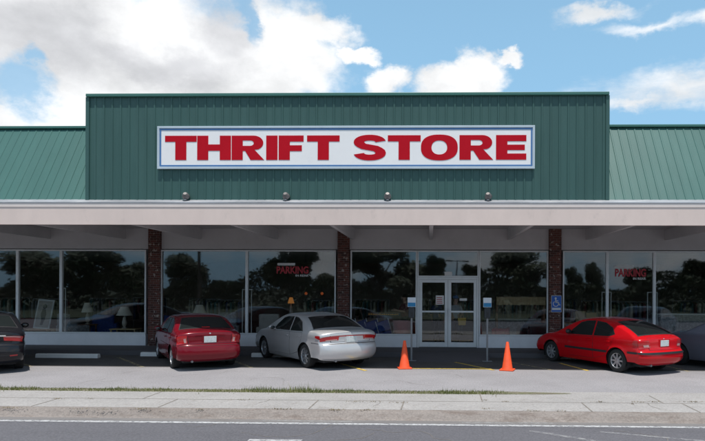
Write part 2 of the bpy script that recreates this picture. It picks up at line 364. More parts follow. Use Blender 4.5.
# ------------------------------------------------------------------ ground
struct('ground', MB().sheet([(-900, -900), (900, -900), (900, 900), (-900, 900)], -0.30), M['turf'])
struct('road', MB().box(-300, 300, -20.6, -9.60, -0.28, -0.125), M['road'])
struct('parking_lot', MB().box(-300, 300, -7.50, 0.0, -0.29, 0.0), M['asphalt_lot'])
struct('parking_stalls', MB().box(-300, 300, -4.22, -1.62, -.05, 0.003), M['stall'])  # slab coloured darker than the lot to deepen the shade under the canopy
XG = at(563, 393, Z=0).x
vm = MB().box(-300, XG - 1.6, -7.86, -7.50, -0.27, -0.006); vp = [(XG - 1.6, -7.86), (XG - .9, -7.83), (XG - .3, -7.80), (XG + .15, -7.72), (XG + .1, -7.66), (XG - .5, -7.58), (XG - 1.1, -7.52), (XG - 1.6, -7.50)]
vm.sheet(vp, 0.0065); struct('verge', vm, M['soil'])
struct('driveway_apron', MB().box(XG - 1.598, 300, -7.86, -7.50, -0.004, 0.004), M['concrete'])
struct('concrete_strip', MB().box(-300, 300, -8.66, -7.86, -0.26, 0.004), M['concrete'])
struct('sidewalk', MB().box(-300, 300, -9.44, -8.66, -0.26, 0.010), M['concrete'])
kb = MB(); kb.prism([(0, 0), (1, 0), (1, 1), (0, 1)], 0, 0.001); kb = MB()
kp = [(-9.72, -0.2), (-9.72, -0.122), (-9.67, -0.10), (-9.58, -0.03), (-9.53, -0.002), (-9.44, 0.008), (-9.44, -0.2)]
n = len(kp); kb.add([(-300, y, z) for y, z in kp] + [(300, y, z) for y, z in kp], [(i, (i + 1) % n, n + (i + 1) % n, n + i) for i in range(n)])
struct('kerb', kb, M['kerb'])
struct('gutter_pan', MB().box(-300, 300, -9.90, -9.72, -0.26, -0.121), M['gutter_pan'])
struct('far_verge', MB().box(-300, 300, -32, -20.6, -0.26, -0.02), M['turf'])
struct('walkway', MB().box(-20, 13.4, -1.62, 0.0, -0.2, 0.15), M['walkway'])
rx0, rx1 = at(407, 361.5, Y=-2.7).x, at(491, 361.5, Y=-2.7).x
rp = MB()
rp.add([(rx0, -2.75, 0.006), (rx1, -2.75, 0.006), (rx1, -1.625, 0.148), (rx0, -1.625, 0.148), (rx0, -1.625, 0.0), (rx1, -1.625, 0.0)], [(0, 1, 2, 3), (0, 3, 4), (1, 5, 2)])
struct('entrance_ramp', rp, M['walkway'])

def strip(name, p, q, w, z, m, label):
    p = Vector((p[0], p[1])); q = Vector((q[0], q[1])); d = (q - p).normalized(); nn = Vector((-d.y, d.x)) * w / 2
    mb = MB(); k = max(2, int((q - p).length / 0.5)); vs = []
    for i in range(k + 1):
        c = p.lerp(q, i / k); vs += [(*(c - nn), z), (*(c + nn), z)]
    mb.add(vs, [(2 * i, 2 * i + 2, 2 * i + 3, 2 * i + 1) for i in range(k)])
    o = struct(name, mb, m, label); return o
strip('road_line', (-120, -9.99), (120, -9.99), 0.12, -0.119, M['line_white'], 'white edge line along the road')
a = at(268, 440, Z=-0.12); b_ = at(300, 440, Z=-0.12)
strip('road_line', (at(248, 440.5, Z=-0.12).x, -11.08), (at(302, 440.5, Z=-0.12).x, -11.08), 0.12, -0.119, M['line_white'], 'short white dash on the road')
strip('road_line', (at(262, 421.5, Z=-0.12).x, -9.82), (at(352, 421.5, Z=-0.12).x, -9.84), 0.08, -0.116, M['line_faint'], 'old worn stripe beside the edge line')
strip('road_line', (at(462, 422, Z=-0.12).x, -9.84), (at(552, 422.5, Z=-0.12).x, -9.80), 0.10, -0.116, M['line_faint'], 'old worn stripe beside the edge line')
p = at(530, 431, Z=-0.12); q = at(600, 442, Z=-0.12)
strip('road_line', p.xy, (p + (q - p) * 2).xy, 0.10, -0.117, M['line_faint'], 'faint diagonal stripe on the road')
p = at(600, 432, Z=-0.12); q = at(700, 441, Z=-0.12)
strip('road_line', p.xy, (p + (q - p) * 2).xy, 0.08, -0.117, M['line_faint'], 'faint diagonal stripe on the road')
# angled stall lines
for (x0, y0, x1, y1, k) in [(118, 357.5, 143, 367.5, 'line_oldyellow'), (6, 357.5, 31, 367, 'line_oldyellow'), (330, 361, 366, 371, 'line_yellow'), (225, 358, 252, 368, 'line_oldyellow'),
                            (455, 362.5, 494, 370.5, 'line_yellow'), (505, 361.5, 553, 370.5, 'line_oldyellow'), (560, 363.5, 588, 371, 'line_yellow'), (640, 360, 690, 372, 'line_oldyellow'), (530, 365.5, 576, 374.5, 'line_yellow')][:8]:
    strip('stall_line', at(x0, y0, Z=0).xy, at(x1, y1, Z=0).xy, 0.10, 0.0075, M[k], 'angled painted line between parking stalls')
strip('stall_line', (at(412, 369.6, Z=0).x, -4.14), (at(492, 370, Z=0).x, -4.14), 0.12, 0.008, M['line_yellow'], 'yellow line in front of the entrance between the cones')
strip('stall_line', (rx0 - 0.05, -2.80), (rx1 + 0.05, -2.80), 0.05, 0.008, M['line_faint'], 'thin white line along the foot of the entrance ramp')

# joints, stains and tufts of the pavement
jt = MB()
for px in (-60, 38, 163, 315, 402, 584, 686, 790):
    c = at(px, 405, Z=0.01); x = c.x + random.uniform(-.05, .05); sl = 0.10
    jt.sheet([(x - 0.012, -9.44), (x + 0.012, -9.44), (x + 0.012 + sl * 0.2, -8.66), (x - 0.012 + sl * 0.2, -8.66)], 0.0135)
x = -20
jt.sheet([(-40, -8.672), (40, -8.672), (40, -8.652), (-40, -8.652)], 0.0135)
for px in (148, 480, 650):
    c = at(px, 397, Z=0).x; jt.sheet([(c - .01, -8.655), (c + .01, -8.655), (c + .03, -7.86), (c + .01, -7.86)], 0.0075)
struct('pavement_joints', jt, M['joint'], 'dirt filled joints of the pavement')
ck = MB(); rc_ = random.Random(4)
def crack(x, y, z, ang, n_, st, w):
    p = Vector((x, y)); pr = None
    for k in range(n_):
        d = Vector((math.cos(ang), math.sin(ang))); q = Vector((-d.y, d.x)) * w * rc_.uniform(.4, 1.1); cur = [(*(p - q), z), (*(p + q), z)]
        if pr: ck.add(pr + cur, [(0, 1, 3, 2)])
        pr = cur; ang += rc_.gauss(0, .45); p = p + d * st
for k in range(10): crack(rc_.uniform(-13, 9), rc_.uniform(-7.2, -5), .0035, rc_.choice((0, 1.57)) + rc_.gauss(0, .4), rc_.randint(8, 20), .12, .005)
for k in range(9): crack(rc_.uniform(-9, 6), rc_.uniform(-11.3, -10.2), -.1215, rc_.gauss(0, .25), rc_.randint(8, 22), .13, .006)
for px in (270, 380, 640): crack(at(px, 400, Z=0).x, -8.60, .0135, -1.57, 7, .11, .005)
struct('pavement_cracks', ck, M['joint'], 'fine cracks in the paving')
wd = MB()
for px, py, w in [(57, 399, 10), (90, 399, 6), (242, 400, 12), (355, 402, 10), (372, 402, 8), (485, 400, 5), (400, 403, 10), (600, 402, 10), (640, 402, 12), (655, 402, 8), (632, 404, 6), (695, 402, 20), (12, 408, 16), (80, 409, 14), (105, 409.5, 10),
                  (142, 409, 14), (200, 409.5, 8), (282, 409, 14), (332, 410, 12), (535, 411, 10), (485, 409, 6), (365, 410, 10), (560, 411, 6), (505, 402, 6)]:
    c = at(px, py, Z=0.01)
    for k in range(int(w * 3.4)):
        x = c.x + random.gauss(0, w / 52 / 2.4); y = c.y + random.gauss(0, 0.022); h = random.uniform(.006, .026); a = random.uniform(0, 6.28); l = random.uniform(.015, .045)
        d = Vector((math.cos(a), math.sin(a))) * l; nn = Vector((-d.y, d.x)) * 0.18
        wd.add([(x - nn.x, y - nn.y, 0.008), (x + nn.x, y + nn.y, 0.008), (x + d.x, y + d.y, 0.008 + h)], [(0, 1, 2)])
o = wd.build('pavement_weeds', M['weed']); tag(o, 'dry weeds and debris in the pavement cracks', 'weeds', kind='stuff')

gr = MB()
xr = at(563, 393, Z=0).x
def gh(x): return 0.034 + 0.028 * math.sin(x * 1.3 + 1) * math.sin(x * 0.47) + 0.05 * math.exp(-((x - at(265, 390, Z=0).x) / 1.1) ** 2) + 0.02 * math.exp(-((x + 11) / 2) ** 2)
N_ = 15000
for k in range(N_):
    x = random.uniform(-24, xr + 0.15) if k % 16 else random.uniform(xr - 2.6, xr + .05)
    if x > xr - 2.6 and random.random() < (x - xr + 2.6) / 4.2: continue
    tp = max(0, min(1, (x - xr + 1.6) / 1.8))
    y = -7.69 + random.uniform(-.18, .2) * (1 - .65 * tp) if random.random() < .8 else random.gauss(-7.69, .14 * (1 - .5 * tp))
    h = max(.012, gh(x) * (.55 + .45 * math.sin(x * 4.1) * math.sin(x * 2.3 + 1) + .25) * random.uniform(.4, 1.4) * (1.9 if random.random() < .04 else 1)); a = random.uniform(0, 6.28); w = random.uniform(.004, .009); le = random.uniform(0, .5) * h; b2 = random.uniform(0, 6.28)
    dx, dy = math.cos(a) * w, math.sin(a) * w
    gr.add([(x - dx, y - dy, -.008), (x + dx, y + dy, -.008), (x + math.cos(b2) * le, y + math.sin(b2) * le, h)], [(0, 1, 2)])
o = gr.build('grass', M['grass']); tag(o, 'thin strip of rough grass between lot and sidewalk', 'grass', kind='stuff')

# wheel stops
def wheel_stop(px0, px1, label):
    y = max(-2.35, min(-1.9, at((px0 + px1) / 2, 358.8, Z=0).y)); y = y if px0 < 100 else -1.79; x0, x1 = at(px0, 358, Y=y).x, at(px1, 358, Y=y).x
    t = thing('wheel_stop', label, 'wheel stop', ((x0 + x1) / 2, y, 0), 0, 'concrete wheel stops in the stalls')
    h = (x1 - x0) / 2; mb = MB(); n = 5
    pr = [(-.09, 0), (-.08, .09), (-.055, .125), (.055, .125), (.08, .09), (.09, 0)]
    mb.add([(-h, a, b) for a, b in pr] + [(h, a, b) for a, b in pr], [(i, i + 6, i + 7, i + 1) for i in range(5)] + [(0, 1, 2, 3, 4, 5), (11, 10, 9, 8, 7, 6)])
    mb.build('concrete_bar', M['white'], t, bevel=.01, fix=True)
    for s in (-1, 1): MB().cyl((s * h * .7, 0, .12), (s * h * .7, 0, .133), .018, n=8).build('anchor_bolt', M['steel'], t)
wheel_stop(37, 99, 'white concrete wheel stop in the empty stall left of the dark red car')
wheel_stop(141.5, 204, 'white concrete wheel stop in front of the dark red car')
wheel_stop(252, 314, 'white concrete wheel stop under the nose of the silver car')
wheel_stop(548, 612, 'white concrete wheel stop under the nose of the bright red car')

# ------------------------------------------------------------------ the shop building
BLD = thing('shop_building', 'long single storey shop with green metal parapet, brick pillars and a deep canopy', 'building')
XL, XR = -20.0, 13.4
def bpart(name, mb, m, **k): return mb.build(name, m, BLD, **k)
YF = -5.05; YP = -4.80
zs = {k: wz(v, YF) for k, v in dict(fb=225, ft=207.2, tt=203.2, gt=198).items()}
zpt = wz(93.0, YP); xp0, xp1 = at(88, 150, Y=YP).x, at(607.3, 150, Y=YP).x
zg = zs['gt']
bpart('canopy_fascia', MB().box(XL, XR, YF, YF + .08, zs['fb'], zs['ft'] - .002), M['fascia'])
bpart('fascia_trim', MB().box(XL, XR, YF - .012, YF + .08, zs['ft'], zs['tt']), M['fascia_trim'])
g = MB(); pr = [(YF - .022, zs['tt'] + .002), (YF - .022, zs['tt'] + .02), (YF + .0, zs['tt'] + .03), (YP + .06, zg + .012), (YP + .06, zs['tt'] + .002)]
g.add([(XL, a, b) for a, b in pr] + [(XR, a, b) for a, b in pr], [(i, (i + 1) % 5, 5 + (i + 1) % 5, 5 + i) for i in range(5)] + [(4, 3, 2, 1, 0), (5, 6, 7, 8, 9)])
bpart('gutter_flashing', g, M['gutter'])
bpart('canopy_ceiling', MB().box(XL, XR, YF + .08, 0.0, 4.16, 4.22), M['soffit'])
for k in range(-7, 6):
    x = at(431, 239, Y=0).x + 2.63 * k
    if XL < x < XR: bpart('ceiling_beam', MB().box(x - .055, x + .055, YF + .08, -.002, 3.80, 4.158), M['beam'])
# ribbed parapet
def ribbed(x0, x1, sp, f0, f1, rw=.035, rd=.017):
    # profile along x between two edge lines f0 (bottom) and f1 (top): each returns (y,z) for outward offset d
    xs = []; x = x0
    while x < x1 - sp * .4:
        xs += [(x, 0), (x + sp - rw * 1.6, 0), (x + sp - rw * 1.3, rd), (x + sp - rw * .3, rd)]; x += sp
    xs = [(min(a, x1), d) for a, d in xs] + [(x1, 0)]
    mb = MB(); vs = [(a, *f0(d)) for a, d in xs] + [(a, *f1(d)) for a, d in xs]; n = len(xs)
    return mb.add(vs, [(i, i + 1, n + i + 1, n + i) for i in range(n - 1)])
bpart('parapet_panel', ribbed(xp0, xp1, .222, lambda d: (YP - d, zg - .02), lambda d: (YP - d, zpt - .08)), M['green_wall'])
pb = MB().box(xp0, xp1, YP + .01, YP + 2.4, zg - .05, zpt - .085); bpart('parapet_return', pb, M['green_wall'])
bpart('parapet_coping', MB().box(xp0 - .03, xp1 + .03, YP - .07, YP + 2.45, zpt - .08, zpt), M['green_trim'], bevel=.012)
for s, x in ((-1, xp0), (1, xp1)): bpart('corner_trim', MB().box(x - .045, x + .045, YP - .038, YP + .09, zg - .02, zpt - .082), M['green_wall'])
RUN = 1.30; YE = YP + .03; YT = YE + RUN; zmt = wz(126.5, YT)
sl_ = math.atan2(zmt - zg, RUN); ny, nz = -math.sin(sl_), math.cos(sl_)
for (a, b_, nm) in ((XL, xp0 - .047, 'l'), (xp1 + .047, XR, 'r')):
    o = ribbed(a, b_, .222, lambda d: (YE + ny * d, zg - .01 + nz * d), lambda d: (YT + ny * d, zmt - .03 + nz * d), rd=.012).build('mansard_roof', M['green_roof'], BLD)
    rc = MB().box(a, b_, YT - .08, YT + .12, zmt - .045, zmt + .025); rc.build('ridge_cap', M['green_trim'], o, bevel=.01)
bpart('flat_roof', MB().box(XL, XR, YT + .12, 14.2, zmt - .3, zmt - .06), M['stall'])
# walls
zh = wz(250.5); zk = wz(335.5); zd = wz(278)
bpart('bulkhead_wall', MB().box(XL, XR, 0.0, .18, zh + .03, 4.16), M['wall_paint'])
M['inside_wall'] = mat('inside_wall', (0.30, 0.22, 0.19), 0.9, 0, .15, .7)
M['inside_floor'] = mat('inside_floor', (0.26, 0.24, 0.22), 0.5, 0, .2, 1.2)
M['inside_ceiling'] = mat('inside_ceiling', (0.50, 0.49, 0.48), 0.9, 0, .1, 2)
bpart('upper_wall', MB().box(XL, XR, .02, .18, 4.22, zmt - .3), M['wall_paint'])
bpart('back_wall', MB().box(XL, XR, 14, 14.2, 0, zmt - .3), M['inside_wall'])
for x in (XL, XR - .2): bpart('end_wall', MB().box(x, x + .2, .18, 14, 0, zmt - .3), M['inside_wall'])
bpart('shop_floor', MB().box(XL + .2, XR - .2, .18, 14, 0, .15), M['inside_floor'])
bpart('shop_ceiling', MB().box(XL + .2, XR - .2, .18, 14, 3.6, 3.7), M['inside_ceiling'])
PIL = [(-43, -31), (148, 159.6), (337.3, 349), (549.3, 561.3), (745, 757)]
for a, b_ in PIL:
    bpart('brick_pillar', MB().box(wx(a, -.14), wx(b_, -.14), -.14, .2, .15, 4.158), M['brick'])
def window(pa, pb, z0, z1, kick=True):
    x0, x1 = wx(pa), wx(pb); w = .045
    mb = MB().box(x0, x0 + w, -.05, .05, z0, z1).box(x1 - w, x1, -.05, .05, z0, z1)
    mb.box(x0 + w, x1 - w, -.05, .05, z1 - .05, z1).box(x0 + w, x1 - w, -.05, .05, z0, z0 + .05)
    o = mb.build('window', M['alu'], BLD, bevel=.004)
    MB().box(x0 + w, x1 - w, -.004, .004, z0 + .05, z1 - .05).build('pane', M['glass'], o)
    if kick:
        MB().box(x0, x1, -.055, .15, .152, z0 - .004).build('kick_panel', M['kick'], o)
    return o
EDGES = [(-215, -130), (-130, -44.5), (-29.5, 18), (18, 61.5), (61.5, 146.5), (161, 247), (247, 336), (350.5, 417), (479, 548), (562.5, 607), (607, 654), (654, 744), (758.5, 800)]
WIN = [window(a, b_, zk, zh) for a, b_ in EDGES]
window(417.3, 478.7, zd + .03, zh, False)
# double door
fx0, fx1 = wx(417.3), wx(478.7); fr = MB(); fw = .06
fr.box(fx0, fx0 + fw, -.06, .06, .15, zd + .026).box(fx1 - fw, fx1, -.06, .06, .15, zd + .026).box(fx0 + fw, fx1 - fw, -.06, .06, zd - .05, zd + .026)
bpart('door_frame', fr, M['alu'], bevel=.004)
xm = wx(448); zr = wz(311.5)
for a, b_, hs in ((fx0 + fw + .004, xm - .004, 1), (xm + .004, fx1 - fw - .004, -1)):
    mb = MB(); st = .105
    mb.box(a, a + st, -.035, .035, .165, zd - .054).box(b_ - st, b_, -.035, .035, .165, zd - .054)
    mb.box(a + st, b_ - st, -.035, .035, .165, .165 + .16).box(a + st, b_ - st, -.035, .035, zd - .154, zd - .054).box(a + st, b_ - st, -.03, .03, zr - .03, zr + .03)
    d = mb.build('door', M['alu'], BLD, bevel=.004)
    MB().box(a + st, b_ - st, -.004, .004, .325, zr - .03).box(a + st, b_ - st, -.004, .004, zr + .03, zd - .154).build('pane', M['glass'], d)
    hx = b_ - .05 if hs > 0 else a + .05
    hb = MB().box(hx - .04, hx + .04, -.048, -.037, zr - .2, zr + .13); hb.tube([(hx, -.05, zr - .15), (hx, -.10, zr - .15), (hx, -.10, zr + .09), (hx, -.05, zr + .09)], .013)
    hb.build('handle', M['alu'], d)

# ------------------------------------------------------------------ shop sign
def glyph_mesh(name, outlines, depth, m, parent, loc):
    cu = bpy.data.curves.new(name, 'CURVE'); cu.dimensions = '2D'; cu.fill_mode = 'BOTH'; cu.extrude = depth / 2
    for pts in outlines:
        sp = cu.splines.new('POLY'); sp.points.add(len(pts) - 1); sp.use_cyclic_u = True
        for p, (x, y) in zip(sp.points, pts): p.co = (x, y, 0, 1)
    t = bpy.data.objects.new(name, cu); COL.objects.link(t); dg = bpy.context.evaluated_depsgraph_get()
    me = bpy.data.meshes.new_from_object(t.evaluated_get(dg)); bpy.data.objects.remove(t)
    me.transform(Matrix(((1, 0, 0, 0), (0, 0, -1, 0), (0, 1, 0, 0), (0, 0, 0, 1))))
    me.materials.clear(); me.materials.append(m)
    o = bpy.data.objects.new(name, me); COL.objects.link(o); o.parent = parent; o.location = loc
    return o
def arc(cx, cy, rx, ry, a0, a1, n=14, e=1.0):
    out = []
    for i in range(n + 1):
        t = R(a0 + (a1 - a0) * i / n); c, s = math.cos(t), math.sin(t)
        out.append((cx + rx * math.copysign(abs(c) ** e, c), cy + ry * math.copysign(abs(s) ** e, s)))
    return out
def pen(center, a, b):            # outline of a stroke drawn with an elliptical pen
    L_, R_ = [], []
    for i, (x, y) in enumerate(center):
        x0, y0 = center[max(0, i - 1)]; x1, y1 = center[min(len(center) - 1, i + 1)]
        tx, ty = x1 - x0, y1 - y0; l = math.hypot(tx, ty); nx, ny = -ty / l, tx / l
        k = math.sqrt(a * a * nx * nx + b * b * ny * ny); ox, oy = a * a * nx / k, b * b * ny / k
        L_.append((x + ox, y + oy)); R_.append((x - ox, y - oy))
    return L_ + R_[::-1]
S_, B_ = .46, .25
def rect(x0, x1, y0, y1): return [(x0, y0), (x1, y0), (x1, y1), (x0, y1)]
def gT(w): c = w / 2; return [[(c - S_ / 2, 0), (c + S_ / 2, 0), (c + S_ / 2, 1 - B_), (w, 1 - B_), (w, 1), (0, 1), (0, 1 - B_), (c - S_ / 2, 1 - B_)]]
def gH(w): return [[(0, 0), (S_, 0), (S_, .38), (w - S_, .38), (w - S_, 0), (w, 0), (w, 1), (w - S_, 1), (w - S_, .64), (S_, .64), (S_, 1), (0, 1)]]
def gI(w): return [rect(0, w, 0, 1)]
def gF(w): return [[(0, 0), (S_, 0), (S_, .36), (w * .93, .36), (w * .93, .60), (S_, .60), (S_, 1 - B_), (w, 1 - B_), (w, 1), (0, 1)]]
def gE(w): return [[(0, 0), (w, 0), (w, B_), (S_, B_), (S_, .39), (w * .95, .39), (w * .95, .61), (S_, .61), (S_, 1 - B_), (w, 1 - B_), (w, 1), (0, 1)]]
def gR(w):
    o = [(0, 0), (S_, 0), (S_, .37), (S_ + .10, .37), (w - .56, 0), (w, 0), (w - .40, .42)] + arc(w - .44, .70, .40, .30, -62, 90, 14) + [(0, 1)]
    h = [(S_, .58)] + arc(w - .58, .69, .15, .11, -90, 90, 8) + [(S_, .80)]
    return [o, h]
def gO(w): return [arc(w / 2, .5, w / 2, .525, 0, 359, 48, .82), arc(w / 2, .5, w / 2 - .43, .525 - .24, 0, 359, 40, .9)]
def gS(w):
    c = []
    rx = w / 2 - .21
    c += arc(w / 2, .715, rx, .19, 8, 180, 16, .9)
    c += [(w / 2 - rx + .02, .66), (w / 2 - rx + .10, .60), (w / 2 - .25, .55), (w / 2 + .25, .46), (w / 2 + rx - .10, .405), (w / 2 + rx - .02, .35)]
    c += arc(w / 2, .285, rx, .19, 0, -172, 16, .9)
    return [pen(c, .215, .118)]
YS = YP - .078
sx0, sx1 = at(157, 146, Y=YS).x, at(535, 146, Y=YS).x; sz0, sz1 = wz(168.6, YS), wz(125.4, YS)
SIGN = thing('shop_sign', 'long white sign board with blue border and heavy red letters on the green parapet', 'sign', ((sx0 + sx1) / 2, YS, sz0))
hw = (sx1 - sx0) / 2; hh = sz1 - sz0
MB().box(-hw + .05, hw - .05, .02, .055, .05, hh - .05).build('board', M['sign_white'], SIGN)
def ring(w, z0, z1, t, y0, y1): return MB().box(-w, w, y0, y1, z0, z0 + t).box(-w, w, y0, y1, z1 - t, z1).box(-w, -w + t, y0, y1, z0 + t, z1 - t).box(w - t, w, y0, y1, z0 + t, z1 - t)
ring(hw, 0, hh, .055, .0, .056).build('frame', M['sign_frame'], SIGN, bevel=.006)
ring(hw - .062, .062, hh - .062, .04, .012, .022).build('border_line', M['sign_blue'], SIGN)
zb_, zt_ = wz(159.6, YS) - sz0, wz(135.0, YS) - sz0; H_ = zt_ - zb_
def cvt(v, o): return at(o + v / 3.525, 147, Y=YS).x - (sx0 + sx1) / 2
for g_, a, b_, o_ in [(gT, 52, 163.5, 150), (gH, 165.5, 284.5, 150), (gR, 287, 402, 150), (gI, 409, 449, 150), (gF, 453, 541, 150), (gT, 553, 668, 150), (gS, 13, 126, 350), (gT, 133, 249, 350), (gO, 250, 380, 350), (gR, 386, 505, 350), (gE, 515, 622, 350)]:
    xa, xb = cvt(a, o_), cvt(b_, o_); w = (xb - xa) / H_
    glyph_mesh('letter', [[(x * H_, y * H_) for x, y in pl] for pl in g_(w)], .006, M['sign_red'], SIGN, (xa, .0165, zb_))

# flood lights on the flashing
FN = ['leftmost of the small floodlights below the sign, under its first letters', 'small floodlight below the last letter of the first word of the sign', 'small floodlight below the middle of the second word of the sign', 'rightmost of the small floodlights below the sign, under its last letters']
for i, px in enumerate((185.3, 285.5, 387.5, 488)):
    c = at(px, 197, Y=-4.95)
    t = thing('floodlight', FN[i], 'floodlight', (c.x, -4.95, zg - .05), R([8, -6, 3, -14][i]), 'floodlights below the shop sign', .88)
    MB().cyl((0, 0, 0), (0, 0, .03), .045, n=12).cyl((0, 0, .02), (0, 0, .12), .018, n=8).build('bracket', M['steel'], t)
    rm = Matrix.Rotation(R(-38), 3, 'X'); hd = MB()
    prf = [(0, -.05), (.05, -.05), (.075, -.02), (.105, .06), (.105, .09), (.09, .09)]
    hd.lathe(prf, (0, 0, 0), 'y', 16); hd.v = [tuple(rm @ Vector((v[0], v[1], v[2]))) for v in hd.v]; hd.v = [(a, b + .0, c + .17) for a, b, c in hd.v]
    h = hd.build('housing', M['hood_grey'], t, smooth=40)
    ln = MB().lathe([(0, .075), (.092, .075)], (0, 0, 0), 'y', 16); ln.v = [tuple(rm @ Vector(v) + Vector((0, 0, .17))) for v in ln.v]; ln.build('lens', M['lens'], h)
    vs = MB().rbox((0, 0, .0), (.23, .01, .012)); vs = MB()
    for k in range(9):
        a0, a1 = R(20 + k * 15.5), R(20 + (k + 1) * 15.5)
        pts = [Vector((.11 * math.cos(a), y, .11 * math.sin(a))) for a in (a0, a1) for y in (.07, .15)]
        vs.add([tuple(rm @ q + Vector((0, 0, .17))) for q in pts], [(0, 1, 3, 2)])
    vs.build('visor', M['hood_grey'], h)

# ------------------------------------------------------------------ signs at the front
hx0, hx1, hz0, hz1 = wx(551.3, -.16), wx(561.6, -.16), wz(312.2, -.16, 556), wz(295.6, -.16, 556)
t = thing('accessible_parking_sign', 'small blue wheelchair sign on the brick pillar right of the door', 'sign', ((hx0 + hx1) / 2, -.165, hz0))
w, h = (hx1 - hx0) / 2, hz1 - hz0
MB().box(-w, w, 0, .012, 0, h).build('plate', M['white'], t, bevel=.004)
M['hc_blue'] = mat('accessible_blue', (0.02, 0.12, 0.50), .45, 0, .05, 4)
MB().box(-w + .012, w - .012, -.003, .002, .012, h - .012).build('blue_field', M['hc_blue'], t)
sy = MB(); u = w / .17
sy.cyl((-.025 * u, -.007, h * .83), (-.025 * u, -.003, h * .83), .034 * u, n=14)
def bar2(p, q, wd):
    p = Vector(p); q = Vector(q); d = (q - p).normalized(); nn = Vector((-d.y, d.x)) * wd / 2
    sy.prism([(p + nn)[:], (p - nn)[:], (q - nn)[:], (q + nn)[:]], -.007, -.003)
bar2((-.025 * u, h * .77), (-.015 * u, h * .56), .038 * u); bar2((-.03 * u, h * .58), (.065 * u, h * .58), .03 * u); bar2((.06 * u, h * .59), (.10 * u, h * .41), .032 * u); bar2((.09 * u, h * .42), (.13 * u, h * .44), .026 * u); bar2((-.02 * u, h * .68), (.06 * u, h * .68), .022 * u)
rg = [(-.02 * u + .085 * u * math.cos(R(a)), h * .50 + .085 * u * math.sin(R(a))) for a in range(120, 390, 15)]
for p, q in zip(rg[:-1], rg[1:]): bar2(p, q, .022 * u)
sy.build('wheelchair_symbol', M['white'], t)
MB().box(-w + .03, w - .03, -.007, -.003, h * .13, h * .26).build('text_band', M['white'], t)

M['placard_white'] = mat('placard_white', (.62, .66, .72), .4, 0, .04, 6); M['placard_blue'] = mat('placard_blue', (.02, .20, .42), .4, 0, .08, 6)
M['box_dark'] = mat('box_dark', (.025, .028, .034), .5, 0, .2, 6)
def sign_post(px, label):
    c = at(px, 360.5, Z=0.02); k = 31.5 / 580 * 0 + 1
    t = thing('sign_post', label, 'sign post', (c.x, -2.62, .018), 0, 'posts beside the entrance')
    sc = 580 / (19.66 - 2.62)
    def zz(py): return CAM.z + (288 - py) / sc - .018
    MB().box(-.14, .14, -.1, .1, 0, .012).box(-.026, .026, -.02, .02, .012, zz(318)).build('post', M['steel'], t, bevel=.004)
    MB().box(-.09, .09, -.05, .045, zz(318), zz(307.5)).build('box', M['box_dark'], t, bevel=.015)
    MB().box(-.02, .02, .0, .03, zz(307.5), zz(305)).build('neck', M['steel'], t)
    p = MB().box(-.12, .12, -.012, .012, zz(307), zz(297.5)).build('placard', M['placard_white'], t, bevel=.003)
    MB().box(-.112, .112, -.016, -.011, zz(306.6), zz(302.7)).build('blue_panel', M['placard_blue'], p)
    MB().box(-.03, .03, -.056, -.05, zz(316), zz(312)).build('slot_plate', M['black_plastic'], t)
sign_post(411.5, 'grey post with a blue and white placard left of the glass doors')
sign_post(486.5, 'grey post with a blue and white placard right of the glass doors')

# traffic cones
def cone(px, py, label, rz):
    c = at(px, py, Z=0)
    t = thing('traffic_cone', label, 'traffic cone', (c.x, c.y, 0), rz, 'orange cones in front of the entrance')
    MB().box(-.185, .185, -.185, .185, .0, .035).build('base', M['cone'], t, bevel=.012)
    MB().lathe([(.15, .034), (.142, .06), (.135, .07), (.035, .74), (.028, .75), (.018, .75), (.018, .70)], n=24).build('cone_body', M['cone'], t, smooth=40)
cone(404.5, 368.6, 'orange traffic cone left of the doors, beside the silver car', .2)
cone(507.3, 370.4, 'orange traffic cone right of the doors, near the bright red car', -.3)
# ------------------------------------------------------------------ cars
def catmull(pts, sub=8):
    out = []; n = len(pts); P = [Vector(p) for p in pts]
    for i in range(n - 1):
        p1, p2 = P[i], P[i + 1]; p0 = P[i - 1] if i else p1 * 2 - p2; p3 = P[i + 2] if i + 2 < n else p2 * 2 - p1
        t0 = 0; t1 = t0 + max(1e-4, (p1 - p0).length) ** .5; t2 = t1 + (p2 - p1).length ** .5; t3 = t2 + max(1e-4, (p3 - p2).length) ** .5
        for k in range(sub):
            t = t1 + (t2 - t1) * k / sub
            A1 = p0 * ((t1 - t) / (t1 - t0)) + p1 * ((t - t0) / (t1 - t0)); A2 = p1 * ((t2 - t) / (t2 - t1)) + p2 * ((t - t1) / (t2 - t1)); A3 = p2 * ((t3 - t) / (t3 - t2)) + p3 * ((t - t2) / (t3 - t2))
            B1 = A1 * ((t2 - t) / (t2 - t0)) + A2 * ((t - t0) / (t2 - t0)); B2 = A2 * ((t3 - t) / (t3 - t1)) + A3 * ((t - t1) / (t3 - t1))
            out.append(B1 * ((t2 - t) / (t2 - t1)) + B2 * ((t - t1) / (t2 - t1)))
    out.append(P[-1]); return out
def inpoly(p, poly):
    x, y = p; c = False; n = len(poly); j = n - 1
    for i in range(n):
        xi, yi = poly[i]; xj, yj = poly[j]
        if (yi > y) != (yj > y) and x < (xj - xi) * (y - yi) / (yj - yi) + xi: c = not c
        j = i
    return c
def densify(poly, st):
    out = []
    for i, p in enumerate(poly):
        q = poly[(i + 1) % len(poly)]; l = math.hypot(q[0] - p[0], q[1] - p[1]); k = max(1, int(math.ceil(l / st)))
        for j in range(k): out.append((p[0] + (q[0] - p[0]) * j / k, p[1] + (q[1] - p[1]) * j / k))
    return out
